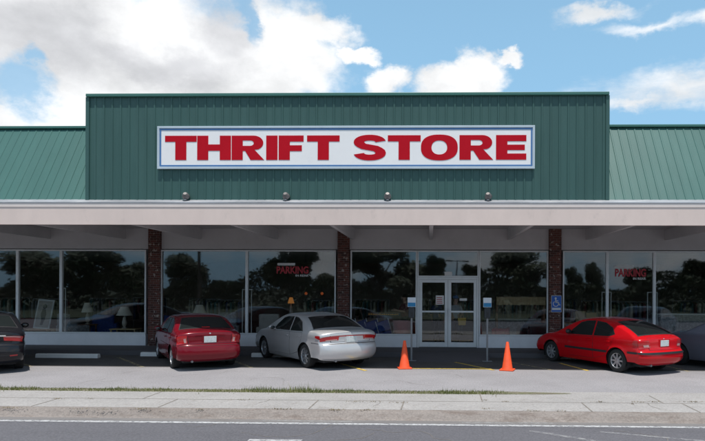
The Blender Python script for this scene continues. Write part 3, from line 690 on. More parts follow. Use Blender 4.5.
def fill2d(poly, st):
    poly = densify(poly, st); n = len(poly)
    vs = [Vector(p) for p in poly]; x0 = min(p[0] for p in poly); x1 = max(p[0] for p in poly); y0 = min(p[1] for p in poly); y1 = max(p[1] for p in poly)
    i = 0; x = x0 + st / 2
    while x < x1:
        y = y0 + st / 2
        while y < y1:
            if inpoly((x, y), poly) and min((x - p[0]) ** 2 + (y - p[1]) ** 2 for p in poly) > (st * .45) ** 2: vs.append(Vector((x, y)))
            y += st
        x += st
    r = geometry.delaunay_2d_cdt(vs, [(i, (i + 1) % n) for i in range(n)], [], 1, 1e-6)
    V = r[0]
    return [(v.x, v.y) for v in V], [tuple(f) for f in r[2] if inpoly((sum(V[i].x for i in f) / 3, sum(V[i].y for i in f) / 3), poly)]

class Car:
    def __init__(c, P):
        c.P = P; c.prof = catmull(P['prof'], 10); c.L = P['L']; c.wm = P['W'] / 2; c.ro = P['ro']
        c.ipk = max(range(len(c.prof)), key=lambda i: c.prof[i].y)
        c.k = 2.6
    def dirv(c, p):
        s = Vector((min(max(p.x, .9), c.L - 1.0), .58)); d = s - p
        return d.normalized() if d.length > 1e-4 else Vector((0, -1))
    def rad(c, p):
        rt = .10; r = rt
        if p.x < .5: t = 1 - p.x / .5; r = rt + (c.P.get('rr', .20) - rt) * t * t * (3 - 2 * t)
        t = 1 - (c.L - p.x) / .8
        if t > 0: r = rt + (.34 - rt) * t * t * (3 - 2 * t)
        return r
    def W(c, l, z):
        P = c.P; w = c.wm
        w *= 1 - P.get('tr', .05) * max(0, 1 - l / 1.1) ** 2 - P.get('tf', .07) * max(0, 1 - (c.L - l) / 1.3) ** 2
        d = z - P['belt']; w -= P.get('tumble', .42) * (d + math.sqrt(d * d + .0010)) / 2
        if z < .45: w -= 1.0 * (.45 - z) ** 2
        w -= .012 * math.exp(-((z - P['belt'] + .17) / .055) ** 2) + .010 * math.exp(-((z - .36) / .05) ** 2)
        # wheel flares
        for wl in (c.ro, c.ro + P['wb']):
            rr = math.hypot(l - wl, z - P['rw']); w += .008 * math.exp(-((rr - P['rw'] - .05) / .035) ** 2)
        return max(w, .05)
    def pt(c, tau):
        tau = min(max(tau, 0), len(c.prof) - 1.0001); i = int(tau); return c.prof[i].lerp(c.prof[i + 1], tau - i)
    def T(c, tau, s, off=0.0):
        p = c.pt(tau); d = c.dirv(p); a = min(1, abs(s)); q = p + d * (c.rad(p) * (1 - (max(0, 1 - a ** c.k)) ** (1 / c.k)) - off)
        return Vector((s * (c.W(q.x, q.y) + off * a ** 4), q.x - c.ro, q.y))
    def tz(c, z, front=False):          # profile parameter at height z
        rng = range(c.ipk) if not front else range(len(c.prof) - 2, c.ipk - 1, -1)
        for i in rng:
            a, b = c.prof[i].y, c.prof[i + 1].y
            if (a - z) * (b - z) <= 0 and a != b: return i + (z - a) / (b - a)
        return 0 if not front else len(c.prof) - 1
    def tl(c, l):
        for i in range(10, len(c.prof) - 1):
            a, b = c.prof[i].x, c.prof[i + 1].x
            if (a - l) * (b - l) <= 0 and a != b and c.prof[i].y > .7: return i + (l - a) / (b - a)
        return c.ipk
    def S(c, l, z, side, off=0.0): return Vector((side * (c.W(l, z) + off), l - c.ro, z))
    def inset(c):
        out = []
        for p in c.prof: out.append(p + c.dirv(p) * c.rad(p))
        return out
    # --- patches
    def tpatch(c, mb, poly, off, st=.06, front=False, by='z', mi=0):     # poly in (s, z or l)
        vs, fs = fill2d(poly, st); f = (lambda v: c.tz(v, front)) if by == 'z' else c.tl
        pts = [c.T(f(v), s, off) for s, v in vs]
        mb.add(pts, [c.orient(pts, t, Vector((0, 0, .6)), False) for t in fs], mi)
    def spatch(c, mb, poly, off, st=.06, sides=(-1, 1), mi=0):
        vs, fs = fill2d(poly, st)
        for sd_ in sides:
            pts = [c.S(l, z, sd_, off) for l, z in vs]; mb.add(pts, [c.orient(pts, t, None, sd_) for t in fs], mi)
    def orient(c, pts, t, ctr, sd_):
        a, b, d = (pts[i] for i in t); n = (b - a).cross(d - a); m = (a + b + d) / 3
        out = Vector((sd_, 0, 0)) if ctr is None else m - Vector((0, min(max(m.y, .4), c.L - 2.0), .6))
        return t if n.dot(out) > 0 else t[::-1]
    def body(c, mb):
        P = c.P; ns = 30; ss = [math.sin(R(-90 + 180 * i / ns)) for i in range(ns + 1)]; n = len(c.prof)
        vs = [c.T(i, s) for i in range(n) for s in ss]; k = ns + 1
        mb.add(vs, [(i * k + j, i * k + j + 1, (i + 1) * k + j + 1, (i + 1) * k + j) for i in range(n - 1) for j in range(ns)])
        ins = [(p.x, p.y) for p in c.inset()]
        zs = P.get('sill', .19); Ra = P['rw'] + .045; hc = math.sqrt(Ra ** 2 - (P['rw'] - zs) ** 2)
        low = [(c.L - P['ro'] * 0 - .35, min(.24, ins[-1][1] - .01))]
        poly = list(ins)
        a0 = math.asin((zs - P['rw']) / Ra)
        for wl in (c.ro + P['wb'], c.ro):
            ef = math.asin((min(.33, ins[-1][1]) - P['rw']) / Ra) if wl > c.ro else a0
            er = math.asin((min(.34, ins[0][1]) - P['rw']) / Ra) if wl <= c.ro else a0
            for i in range(23):
                t = ef + (math.pi - er - ef) * i / 22; poly.append((wl + Ra * math.cos(t), P['rw'] + Ra * math.sin(t)))
        c.spatch(mb, poly, 0, .07)

def make_car(name, label, loc, heading, P, pm, sc=1.0):
    c = Car(P); L = c.L; ro = c.ro; wb = P['wb']; rw = P['rw']
    t = thing(name, label, 'car', loc, heading, 'cars parked nose in along the shop front', sc)
    mb = MB(); c.body(mb); body = mb.build('body', pm, t, smooth=50, fix=True)
    # underside and wheel housings
    ub = MB().box(-c.wm + .22, c.wm - .22, -ro + .30, L - ro - .4, .20, .52)
    for wl in (0, wb):
        for s in (-1, 1):
            n = 18; Ra = rw + .05; x0, x1 = s * (c.W(wl + ro, rw) - .012), s * (c.wm - .32); vs = []
            for i in range(n + 1):
                a = R(-25 + 230 * i / n); vs += [(x0, wl + Ra * math.cos(a), rw + Ra * math.sin(a)), (x1, wl + Ra * math.cos(a), rw + Ra * math.sin(a))]
            ub.add(vs, [(2 * i, 2 * i + 1, 2 * i + 3, 2 * i + 2) for i in range(n)] + [tuple(2 * i + 1 for i in range(n + 1))])
    ub.build('underbody', M['dark'], t)
    # wheels
    for wl in (0, wb):
        for s in (-1, 1):
            w = empty('wheel', t, (s * (c.wm - .125), wl, rw))
            hw_ = .10
            prof = [(rw - .11, -hw_), (rw - .05, -hw_ - .005), (rw - .012, -hw_ + .01), (rw, -hw_ + .035), (rw, hw_ - .035), (rw - .012, hw_ - .01), (rw - .05, hw_ + .005), (rw - .11, hw_)]
            MB().lathe(prof, ax='x', n=32).build('tyre', M['tyre'], w, smooth=40, fix=True)
            rm = MB(); ri = rw - .108; xo = s * (hw_ - .012)
            rm.lathe([(ri + .004, s * hw_), (ri - .012, s * (hw_ - .004)), (ri - .02, s * (hw_ - .03)), (ri - .03, -s * hw_)], ax='x', n=28)
            ns = P.get('spokes', 7)
            for k in range(ns):
                a = 2 * math.pi * k / ns; d = Vector((0, math.cos(a), math.sin(a))); q = Vector((0, -math.sin(a), math.cos(a)))
                w0, w1 = P.get('spw', (.030, .022)); 
                pts = [d * .03 + q * w0 + Vector((xo - s * .006, 0, 0)), d * .03 - q * w0 + Vector((xo - s * .006, 0, 0)), d * (ri - .008) - q * w1 + Vector((xo, 0, 0)), d * (ri - .008) + q * w1 + Vector((xo, 0, 0))]
                pb_ = [p_ - Vector((s * .03, 0, 0)) for p_ in pts]
                rm.add(pts + pb_, [(0, 1, 2, 3), (4, 7, 6, 5), (0, 3, 7, 4), (1, 5, 6, 2), (3, 2, 6, 7), (0, 4, 5, 1)])
            rm.lathe([(.0, xo + s * .006), (.045, xo + s * .004), (.055, xo - s * .02)], ax='x', n=16)
            rm.build('rim', M['alloy'], w, smooth=30, fix=True)
            MB().cyl((s * .02, 0, 0), (s * .03, 0, 0), ri - .03, n=24).build('brake_disc', M['black_plastic'], w)
    # glass
    g = MB(); c.tpatch(g, P['rear_glass'], .005, .045); gk = MB(); 
    rg = P['rear_glass']; cx = sum(p[0] for p in rg) / len(rg); cz = sum(p[1] for p in rg) / len(rg)
    c.tpatch(gk, [(p[0] + (.03 if p[0] > 0 else -.03), p[1] + (.007 if p[1] > cz else -.02)) for p in rg], .003, .045); gk.build('window_seal', M['black_plastic'], t, smooth=True)
    g.build('rear_window', M['carglass'], t, smooth=True)
    g = MB(); c.tpatch(g, P['front_glass'], .005, .06, front=True); g.build('windscreen', M['carglass'], t, smooth=True)
    for poly in P['side_glass']:
        cx = sum(p[0] for p in poly) / len(poly); cz = sum(p[1] for p in poly) / len(poly)
        for s in (-1, 1):
            g = MB(); c.spatch(g, [(p[0] + (.018 if p[0] > cx else -.018), p[1] + (.016 if p[1] > cz else -.016)) for p in poly], .003, .07, (s,)); sl = g.build('window_trim', P.get('trim', M['black_plastic']), t, smooth=True)
            g = MB(); c.spatch(g, poly, .007, .07, (s,)); g.build('side_window', M['carglass'], t, smooth=True)
    # doors: raised skins over dark shut lines
    for poly, hl, hz in P['doors']:
        cx = sum(p[0] for p in poly) / len(poly); cz = sum(p[1] for p in poly) / len(poly)
        for s in (-1, 1):
            g = MB(); c.spatch(g, [(p[0] + (.007 if p[0] > cx else -.007), p[1] + (.007 if p[1] > cz else -.007)) for p in poly], .0015, .07, (s,)); sl = g.build('door_seal', M['dark'], t, smooth=True)
            g = MB(); c.spatch(g, poly, .004, .07, (s,)); d = g.build('door', pm, t, smooth=True)
            q = c.S(hl, hz, s, .012); g = MB(); g.rbox(q + Vector((s * .012, 0, 0)), (.022, .19, .03)); h = g.build('handle', P.get('handle', pm), d, bevel=.008)
    # boot lid, bumper line, mouldings
    g = MB(); lid = P['lid']; c.tpatch(g, [(p[0] * 1.012 + (.006 if p[0] > 0 else -.006), p[1] + (.007 if p[1] > .85 else -.007)) for p in lid], .0015, .07); g.build('lid_seal', M['dark'], t, smooth=True)
    g = MB(); c.tpatch(g, lid, .0045, .07); lo = g.build('boot_lid', pm, t, smooth=True)
    for z0, z1, off, mk in P.get('rear_strips', []):
        g = MB(); c.tpatch(g, [(-1, z0), (1, z0), (1, z1), (-1, z1)], off, .05); iz = c.T(c.tz((z0 + z1) / 2), 1).y + ro
        c.spatch(g, [(iz - .003, z0), (ro - rw - .06, z0), (ro - rw - .06, z1), (iz - .003, z1)], off, .05); g.build('bumper_strip', mk, t, smooth=True)
    for l0, l1, z0, z1, mk in P.get('side_strips', []):
        g = MB(); c.spatch(g, [(l0, z0), (l1, z0), (l1, z1), (l0, z1)], .014, .09); g.build('side_moulding', mk, t, smooth=True)
    for s in ((-1, 1) if P.get('reflectors') else ()):
        g = MB(); c.tpatch(g, [(s * .66, .42), (s * .84, .42), (s * .84, .455), (s * .66, .455)], .006, .05); g.build('reflector', M['tail'], t, smooth=True)
    # lamps
    for s in (-1, 1):
        g = MB()
        for poly, mi in P['lamps']:
            c.tpatch(g, [(s * p[0], p[1]) for p in poly], .008 + mi * .003, .05, mi=mi)
        for poly, mi in P.get('lamps_side', []):
            c.spatch(g, poly, .008 + mi * .003, .05, (s,), mi=mi)
        g.build('tail_light', [M['tail'], M['tail_clear']], t, smooth=True)
        g = MB(); zf = P.get('hlz', .68); c.tpatch(g, [(s * a, b) for a, b in [(.55, zf - .08), (.99, zf - .05), (.99, zf + .07), (.6, zf + .05)]], .006, .08, front=True); g.build('headlight', M['lens'], t, smooth=True)
    if 'bar' in P:
        poly, mk = P['bar']; g = MB(); c.tpatch(g, poly, .010, .05); g.build('boot_garnish', mk, t, smooth=True)
    # plate in its recess
    pz, pw, ph = P['plate']; tau = c.tz(pz); q = c.T(tau, 0); a = c.T(c.tz(pz - .06), 0); b = c.T(c.tz(pz + .06), 0); up = (b - a).normalized()
    rot = Matrix.Rotation(math.atan2(up.y, up.z) * -1, 3, 'X'); nrm = Vector((0, -up.z, up.y))
    rc = MB().rbox(q + nrm * .006, (pw + .10, .012, ph + .05), rot); rc.build('plate_recess', P.get('recess', pm), lo, bevel=.004)
    MB().rbox(q + nrm * .018, (pw, .008, ph), rot).build('number_plate', M['plate'], t, bevel=.003)
    if P.get('badge'): q = c.T(c.tz(P['badge']), 0); MB().ball(q, .028, 12, sc=(1, .35, .7)).build('badge', M['chrome'], t, smooth=True)
    # mirrors
    ml, mz = P['mirror']
    for s in (-1, 1):
        q = c.S(ml, mz, s); g = MB(); g.ball(q + Vector((s * .10, 0, .06)), .10, 14, sc=(1.0, .6, .72)); g.cyl(q + Vector((-s * .05, .03, .01)), q + Vector((s * .08, .01, .04)), .045, .04)
        m_ = g.build('wing_mirror', P.get('mirror_mat', pm), t, smooth=True)
        MB().ball(q + Vector((s * .10, -.05, .055)), .08, 12, sc=(.95, .16, .66)).build('mirror_glass', M['carglass'], m_, smooth=True)
    MB().cyl((-.45, -ro + .12, .25), (-.45, -ro + .5, .27), .03, n=12).build('exhaust_pipe', M['steel'], t)
    # wipers / high brake light
    if P.get('brake_hi'):
        g = MB(); c.tpatch(g, [(-.14, P['brake_hi']), (.14, P['brake_hi']), (.14, P['brake_hi'] + .025), (-.14, P['brake_hi'] + .025)], .008, .05); g.build('high_brake_light', M['tail'], t)
    return t, c

def place(P, px, py, wheel, heading, sc):     # car origin (rear axle centre) so that the named wheel touches the ground at a pixel of the photo
    w = at(px, py, Z=0); x = P['W'] / 2 - .1
    lx, ly = {'RL': (-x, 0), 'RR': (x, 0), 'FL': (-x, P['wb'])}[wheel]; ch, sh = math.cos(heading), math.sin(heading)
    return (w.x - sc * (lx * ch - ly * sh), w.y - sc * (lx * sh + ly * ch), 0)

silver = paint('paint_silver', (.60, .59, .59), .5, .32); dred = paint('paint_dark_red', (.17, .004, .012), .1, .2); red = paint('paint_red', (.52, .004, .009), 0.0, .22)
black = paint('paint_black', (.010, .010, .013), 0, .22); slate = paint('paint_slate', (.20, .22, .28), .5, .28)

P1 = dict(L=4.86, W=1.86, ro=1.06, wb=2.78, rw=.335, belt=.97, tumble=.46, rr=.24, tr=.07,
    prof=[(.16, .24), (.05, .32), (.0, .46), (.005, .60), (.035, .70), (.075, .745), (.085, .86), (.075, .96), (.10, 1.025), (.22, 1.065), (.60, 1.085), (.74, 1.105), (1.15, 1.30), (1.50, 1.42), (1.85, 1.472), (2.35, 1.485), (2.75, 1.45), (3.10, 1.31), (3.65, 1.04), (3.80, 1.0), (4.30, .92), (4.62, .82), (4.76, .70), (4.83, .55), (4.85, .42), (4.82, .28), (4.74, .22)],
    rear_glass=[(-.86, 1.135), (.86, 1.135), (.80, 1.40), (-.80, 1.40)], front_glass=[(-.86, 1.06), (.86, 1.06), (.80, 1.42), (-.80, 1.42)],
    side_glass=[[(1.18, 1.02), (1.92, 1.0), (1.94, 1.375), (1.72, 1.36), (1.42, 1.25)], [(2.0, 1.0), (3.02, .985), (2.90, 1.13), (2.62, 1.32), (2.40, 1.37), (2.02, 1.378)]],
    trim=M['chrome'], doors=[([(1.46, .42), (1.97, .30), (1.97, .955), (1.18, .965), (1.28, .75)], 1.38, .86), ([(1.985, .30), (3.05, .30), (3.10, .93), (1.985, .955)], 2.14, .85)],
    lid=[(-.70, .77), (.70, .77), (.72, 1.0), (-.72, 1.0)],
    lamps=[([(.46, .81), (.992, .82), (.992, .935), (.42, .935)], 0), ([(.50, .812), (.86, .815), (.86, .842), (.50, .842)], 1)], lamps_side=[([(.225, .825), (.46, .87), (.44, .925), (.225, .935)], 0)],
    bar=([(-.44, .905), (.44, .905), (.44, .935), (-.44, .935)], M['tail']), plate=(.83, .32, .16), rear_strips=[(.715, .727, .002, M['dark'])],
    mirror=(2.98, .97), badge=.985, spokes=9, spw=(.022, .016))
P2 = dict(L=4.48, W=1.725, ro=.98, wb=2.60, rw=.31, belt=.93, tumble=.42, rr=.22, tr=.06,
    prof=[(.16, .24), (.05, .31), (.0, .42), (.0, .56), (.03, .665), (.075, .70), (.095, .80), (.085, .95), (.11, 1.02), (.22, 1.055), (.48, 1.075), (.60, 1.095), (.92, 1.27), (1.18, 1.385), (1.55, 1.44), (2.0, 1.45), (2.42, 1.42), (2.75, 1.30), (3.30, 1.03), (3.45, .98), (3.95, .90), (4.25, .80), (4.38, .68), (4.45, .55), (4.47, .42), (4.44, .28), (4.36, .22)],
    rear_glass=[(-.86, 1.115), (.86, 1.115), (.78, 1.375), (-.78, 1.375)], front_glass=[(-.86, 1.05), (.86, 1.05), (.80, 1.40), (-.80, 1.40)],
    side_glass=[[(.90, .99), (1.62, .965), (1.64, 1.345), (1.36, 1.33), (1.10, 1.20)], [(1.70, .965), (2.66, .95), (2.55, 1.10), (2.30, 1.29), (2.08, 1.34), (1.72, 1.348)]],
    doors=[([(1.36, .42), (1.66, .30), (1.66, .915), (.92, .93), (1.16, .72)], 1.12, .83), ([(1.675, .30), (2.68, .30), (2.74, .89), (1.675, .915)], 1.83, .82)],
    lid=[(-.66, .72), (.66, .72), (.70, 1.0), (-.70, 1.0)],
    lamps=[([(.70, .74), (.99, .72), (.99, .97), (.72, .96)], 0), ([(.73, .76), (.80, .76), (.81, .87), (.74, .88)], 1)], lamps_side=[([(.215, .75), (.38, .84), (.36, .95), (.215, .965)], 0)],
    bar=([(-.50, .925), (.50, .925), (.46, .95), (-.46, .95)], dred), plate=(.83, .32, .17), rear_strips=[(.668, .68, .002, M['dark'])], side_strips=[(1.30, 2.86, .60, .635, dred)],
    mirror=(2.62, .94), badge=.985, spokes=10, spw=(.020, .014), brake_hi=1.105)
P3 = dict(L=4.50, W=1.72, ro=.93, wb=2.61, rw=.315, belt=.91, tumble=.44, rr=.24, tr=.07,
    prof=[(.16, .24), (.05, .31), (.0, .42), (.0, .54), (.02, .60), (.06, .64), (.10, .74), (.10, .88), (.12, .955), (.19, .995), (.30, 1.03), (.70, 1.20), (1.15, 1.345), (1.45, 1.40), (1.80, 1.425), (2.15, 1.42), (2.50, 1.36), (2.85, 1.22), (3.30, .995), (3.45, .95), (3.95, .86), (4.25, .76), (4.40, .64), (4.47, .52), (4.49, .40), (4.46, .28), (4.38, .22)],
    rear_glass=[(-.84, 1.05), (.84, 1.05), (.76, 1.35), (-.76, 1.35)], front_glass=[(-.86, 1.02), (.86, 1.02), (.80, 1.37), (-.80, 1.37)],
    side_glass=[[(1.02, 1.03), (1.20, .965), (1.74, .945), (1.76, 1.325), (1.42, 1.29), (1.16, 1.17)], [(1.82, .945), (2.72, .925), (2.62, 1.06), (2.36, 1.255), (2.16, 1.31), (1.84, 1.328)]],
    doors=[([(1.34, .42), (1.78, .30), (1.78, .895), (1.02, .915), (1.14, .72)], 1.24, .81), ([(1.795, .30), (2.72, .30), (2.80, .87), (1.795, .895)], 1.95, .80)],
    lid=[(-.66, .66), (.66, .66), (.70, .975), (-.70, .975)],
    lamps=[([(.60, .72), (.97, .70), (.985, .90), (.66, .91)], 0), ([(.66, .74), (.84, .74), (.86, .80), (.68, .80)], 1)], lamps_side=[([(.235, .74), (.40, .80), (.36, .89), (.235, .905)], 0)],
    plate=(.82, .31, .16), rear_strips=[(.545, .60, .016, M['black_plastic'])], side_strips=[(1.26, 2.90, .50, .56, M['black_plastic'])],
    mirror=(2.66, .93), badge=.93, spokes=8, spw=(.028, .022), mirror_mat=M['black_plastic'])
P4 = dict(P1, reflectors=True, L=4.80, W=1.82, lamps=[([(.52, .82), (.95, .80), (.96, .95), (.50, .93)], 0), ([(.54, .905), (.90, .905), (.90, .93), (.54, .93)], 1)], bar=([(-.56, .92), (.56, .92), (.56, .955), (-.56, .955)], M['chrome']), trim=M['black_plastic'], rw=.33,
    rear_strips=[(.70, .71, .002, M['dark']), (.44, .47, .004, M['black_plastic'])])
P4['prof'] = P1['prof'][:-5] + [(4.73, .70), (4.78, .55), (4.79, .42), (4.76, .28), (4.68, .22)]
P5 = dict(P2); P5['bar'] = ([(-.50, .925), (.50, .925), (.46, .95), (-.46, .95)], slate); P5['side_strips'] = []
CARS = [
 ('silver_sedan', 'silver sedan with red strip of rear lights parked left of the doors', P1, silver, 307.0, 367.8, 'RL', 39, .97),
 ('dark_red_sedan', 'dark red small sedan with white number plate beside the left brick pillar', P2, dred, 174.0, 368.2, 'RL', 33, .97),
 ('red_hatchback', 'bright red hatchback with black side moulding right of the doors', P3, red, 618.5, 372.3, 'RL', 29, .965),
 ('black_sedan', 'black car cut off by the left edge of the photo', P4, black, 20.0, 368.2, 'RR', 38, 1.0),
 ('slate_sedan', 'slate grey car mostly out of the photo behind the bright red hatchback', P5, slate, 679.0, 364.8, 'FL', 33, 1.02),
]
for nm, lb, P, pm, px, py, wh, hd, sc in CARS:
    make_car(nm, lb, place(P, px, py, wh, R(hd), sc), R(hd), P, pm, sc)
# ------------------------------------------------------------------ lettering in the windows
def text_mesh(s, name, m, parent, loc, size_h, width, ext=.004, bold=.0):
    cu = bpy.data.curves.new(name, 'FONT'); cu.body = s; cu.extrude = ext; cu.offset = bold; cu.align_x = 'LEFT'
    t = bpy.data.objects.new(name, cu); COL.objects.link(t); dg = bpy.context.evaluated_depsgraph_get()
    me = bpy.data.meshes.new_from_object(t.evaluated_get(dg)); bpy.data.objects.remove(t)
    xs = [v.co.x for v in me.vertices]; ys = [v.co.y for v in me.vertices]; x0, x1, y0, y1 = min(xs), max(xs), min(ys), max(ys)
    for v in me.vertices: v.co.x = (v.co.x - x0) / (x1 - x0) * width; v.co.y = (v.co.y - y0) / (y1 - y0) * size_h
    me.transform(Matrix(((1, 0, 0, 0), (0, 0, -1, 0), (0, 1, 0, 0), (0, 0, 0, 1))))
    me.materials.clear(); me.materials.append(m)
    o = bpy.data.objects.new(name, me); COL.objects.link(o); o.parent = parent; o.location = loc; return o
M['let_red'] = mat('window_letter_red', (.42, .015, .03), .5, 0, .1, 5); M['let_white'] = mat('window_letter_white', (.6, .6, .6), .5, 0, .05, 5)
def parking(px0, px1, py0, py1, b0, b1, l0, l1, label):
    Y = -.012; x0, x1, z0, z1 = wx(px0, Y), wx(px1, Y), wz(py1, Y), wz(py0, Y); xc = (x0 + x1) / 2
    t = thing('window_lettering', label, 'window lettering', (xc, Y, z0 - .1), 0, 'red lettering on the shop windows')
    text_mesh('PARKING', 'red_word', M['let_red'], t, (x0 - xc, 0, .1), z1 - z0, x1 - x0, .003, .035)
    MB().box(wx(b0, Y) - xc, wx(b1, Y) - xc, -.003, .003, z1 - z0 + .125, z1 - z0 + .21).build('white_bar', M['let_white'], t)
    text_mesh('IN REAR', 'white_words', M['let_white'], t, (wx(l0, Y) - xc, 0, 0), .075, wx(l1, Y) - wx(l0, Y), .003, .035)
parking(276.5, 308.5, 266.7, 274.2, 277.4, 295, 295.5, 308.5, 'red word over white words on the window above the silver car')
parking(615, 646, 268, 276, 614.2, 633.6, 633, 646, 'red word over white words on the window above the bright red hatchback')

# notices on the door glass
M['paper'] = mat('notice_paper', (.68, .66, .66), .6, 0, .05, 9); M['paper_red'] = mat('notice_red', (.45, .04, .05), .6, 0, .1, 9)
def notice(px0, px1, py0, py1, label, m, rows=0):
    Y = -.012; x0, x1, z0, z1 = wx(px0, Y), wx(px1, Y), wz(py1, Y), wz(py0, Y)
    o = thing('notice', label, 'notice', ((x0 + x1) / 2, Y, z0)); w = (x1 - x0) / 2; h = z1 - z0
    MB().box(-w, w, -.002, .003, 0, h).build('paper', m, o)
    if rows:
        mb = MB()
        for k in range(rows): mb.box(-w * .8, w * random.uniform(.5, .8), -.004, -.002, h * (.12 + .8 * k / rows), h * (.12 + .8 * k / rows + .3 / rows))
        mb.build('printing', M['paper_red'], o)
notice(435.8, 444, 295.4, 304.6, 'white and red notice on the left door leaf', M['paper'], 4)
notice(459.6, 467, 298.2, 300.6, 'narrow white sticker on the right door leaf', M['paper'])
notice(444.5, 452, 271.6, 276, 'small pale strip on the pane above the doors', M['paper'])

# ------------------------------------------------------------------ inside the shop
M['shade'] = mat('lamp_shade', (.62, .58, .50), .8, 0, .05, 4); M['shade_lit'] = mat('lamp_shade_lit', (.6, .35, .12), .8, 0, .05, 4, emit=(1.0, .36, .08), estr=.22)
M['bulb'] = mat('glowing_bulb', (.8, .4, .1), .5, 0, 0, 3, emit=(1.0, .16, .05), estr=.16)
M['ceramic'] = mat('lamp_ceramic', (.45, .40, .34), .3, 0, .1, 5); M['wood'] = mat('brown_wood', (.22, .10, .05), .5, 0, .3, 4, stretch=(1, 1, 6)); M['lightwood'] = mat('pale_wood', (.45, .32, .17), .5, 0, .2, 4, stretch=(4, 1, 1))
M['sofa_red'] = mat('sofa_dark_red', (.10, .018, .02), .9, 0, .2, 6); M['fabric_grey'] = mat('patterned_grey_fabric', (.20, .20, .22), .9, 0, .3, 9, spots=(14, .5, .6, (.4, .4, .4), .7)); M['fabric_blue'] = mat('blue_fabric', (.025, .055, .22), .8, 0, .2, 5); M['fabric_beige'] = mat('beige_fabric', (.40, .37, .34), .9, 0, .1, 6)
M['redbin'] = mat('red_plastic', (.28, .015, .025), .4, 0, .1, 5); M['white_in'] = mat('white_laminate', (.60, .60, .60), .5, 0, .05, 5); M['orange_txt'] = mat('orange_band', (.55, .25, .04), .6, 0, .15, 9)
FL = .15
def ip(px, Y): return at(px, 300, Y=Y).x
def izz(py, Y): return wz(py, Y)
def table(px, Y, w, d, h, m, label):
    t = thing('side_table', label, 'table', (ip(px, Y), Y, FL)); 
    MB().box(-w / 2, w / 2, -d / 2, d / 2, h - .04, h).build('table_top', m, t, bevel=.008)
    for a in (-1, 1):
        for b in (-1, 1): MB().box(a * (w / 2 - .05) - .022, a * (w / 2 - .05) + .022, b * (d / 2 - .05) - .022, b * (d / 2 - .05) + .022, 0, h - .041).build('leg', m, t)
    return h + FL
def lamp(px, Y, z0, py_top, py_bot, label, shade=None, r=.2):
    t = thing('table_lamp', label, 'lamp', (ip(px, Y), Y, z0)); zt, zb = izz(py_top, Y) - z0, izz(py_bot, Y) - z0
    MB().lathe([(.0, 0), (.085, 0), (.085, .02), (.03, .05), (.075, .14), (.085, .2), (.05, zb * .8), (.018, zb * .9), (.015, zb + .08)], n=18).build('base', M['ceramic'], t, smooth=40)
    MB().lathe([(r, zb), (r * .48, zt), (r * .47, zt), (r * .99, zb)], n=24).build('lamp_shade', shade or M['shade'], t, smooth=40)
def armchair(px, Y, rz, m, label, w=.85, back=.95, cat='armchair', seats=1):
    t = thing('armchair' if seats == 1 else 'sofa', label, cat, (ip(px, Y), Y, FL), R(rz))
    MB().box(-w / 2 + .13, w / 2 - .13, -.38, .3, .12, .44).build('seat', m, t, bevel=.05)
    MB().box(-w / 2 + .10, w / 2 - .10, .22, .42, .12, back).build('backrest', m, t, bevel=.06)
    for s in (-1, 1): MB().box(s * (w / 2 - .07) - .07, s * (w / 2 - .07) + .07, -.4, .4, .1, .62).build('armrest', m, t, bevel=.05)
    for a in (-1, 1):
        for b in (-1, 1): MB().box(a * (w / 2 - .1) - .025, a * (w / 2 - .1) + .025, b * .33 - .025, b * .33 + .025, 0, .12).build('leg', M['wood'], t)
# left bay
t = thing('framed_picture', 'tall white picture with a dark figure leaning in the far left window', 'picture', (ip(41, 1.0), 1.0, .62), R(3))
t.rotation_euler = (R(-9), R(5), 0); hgt = izz(301, 1.0) - .62
MB().box(-.30, .30, 0, .03, 0, hgt).build('frame', M['white_in'], t, bevel=.006)
MB().box(-.25, .25, -.006, -.001, .06, hgt - .06).build('print', M['fabric_beige'], t)
fg = MB(); fg.ball((0, -.012, hgt - .26), .075, 12, sc=(1, .1, 1.2)); fg.prism([(-.06, .14), (.02, .14), (.06, .3), (.09, .55), (.05, hgt - .36), (-.06, hgt - .36), (-.10, .55), (-.04, .3)], -.016, -.007); fg.build('figure', M['box_dark'], t)
table(41, 1.15, .8, .45, .47, M['wood'], 'low dark table carrying the framed picture')
armchair(30, 1.6, 180, M['sofa_red'], 'dark red sofa behind the far left window', 1.9, .85, 'sofa', 2)
armchair(73, .95, 150, M['fabric_grey'], 'patterned grey armchair in the left window', .8, 1.05)
h = table(87.5, 1.5, .5, .5, .62, M['wood'], 'brown side table under the smaller lamp in the left window'); lamp(87.5, 1.5, h, 304.5, 314, 'smaller white shaded table lamp in the left window', r=.2)
h = table(126, .8, .95, .5, .52, M['lightwood'], 'pale wooden side table under the larger lamp by the left pillar'); lamp(124.5, .8, h, 308.5, 317, 'larger white shaded table lamp in the left window near the brick pillar', r=.27)
armchair(105, 2.3, 200, M['fabric_blue'], 'dark blue armchair between the two lamps in the left window', .95, .95)
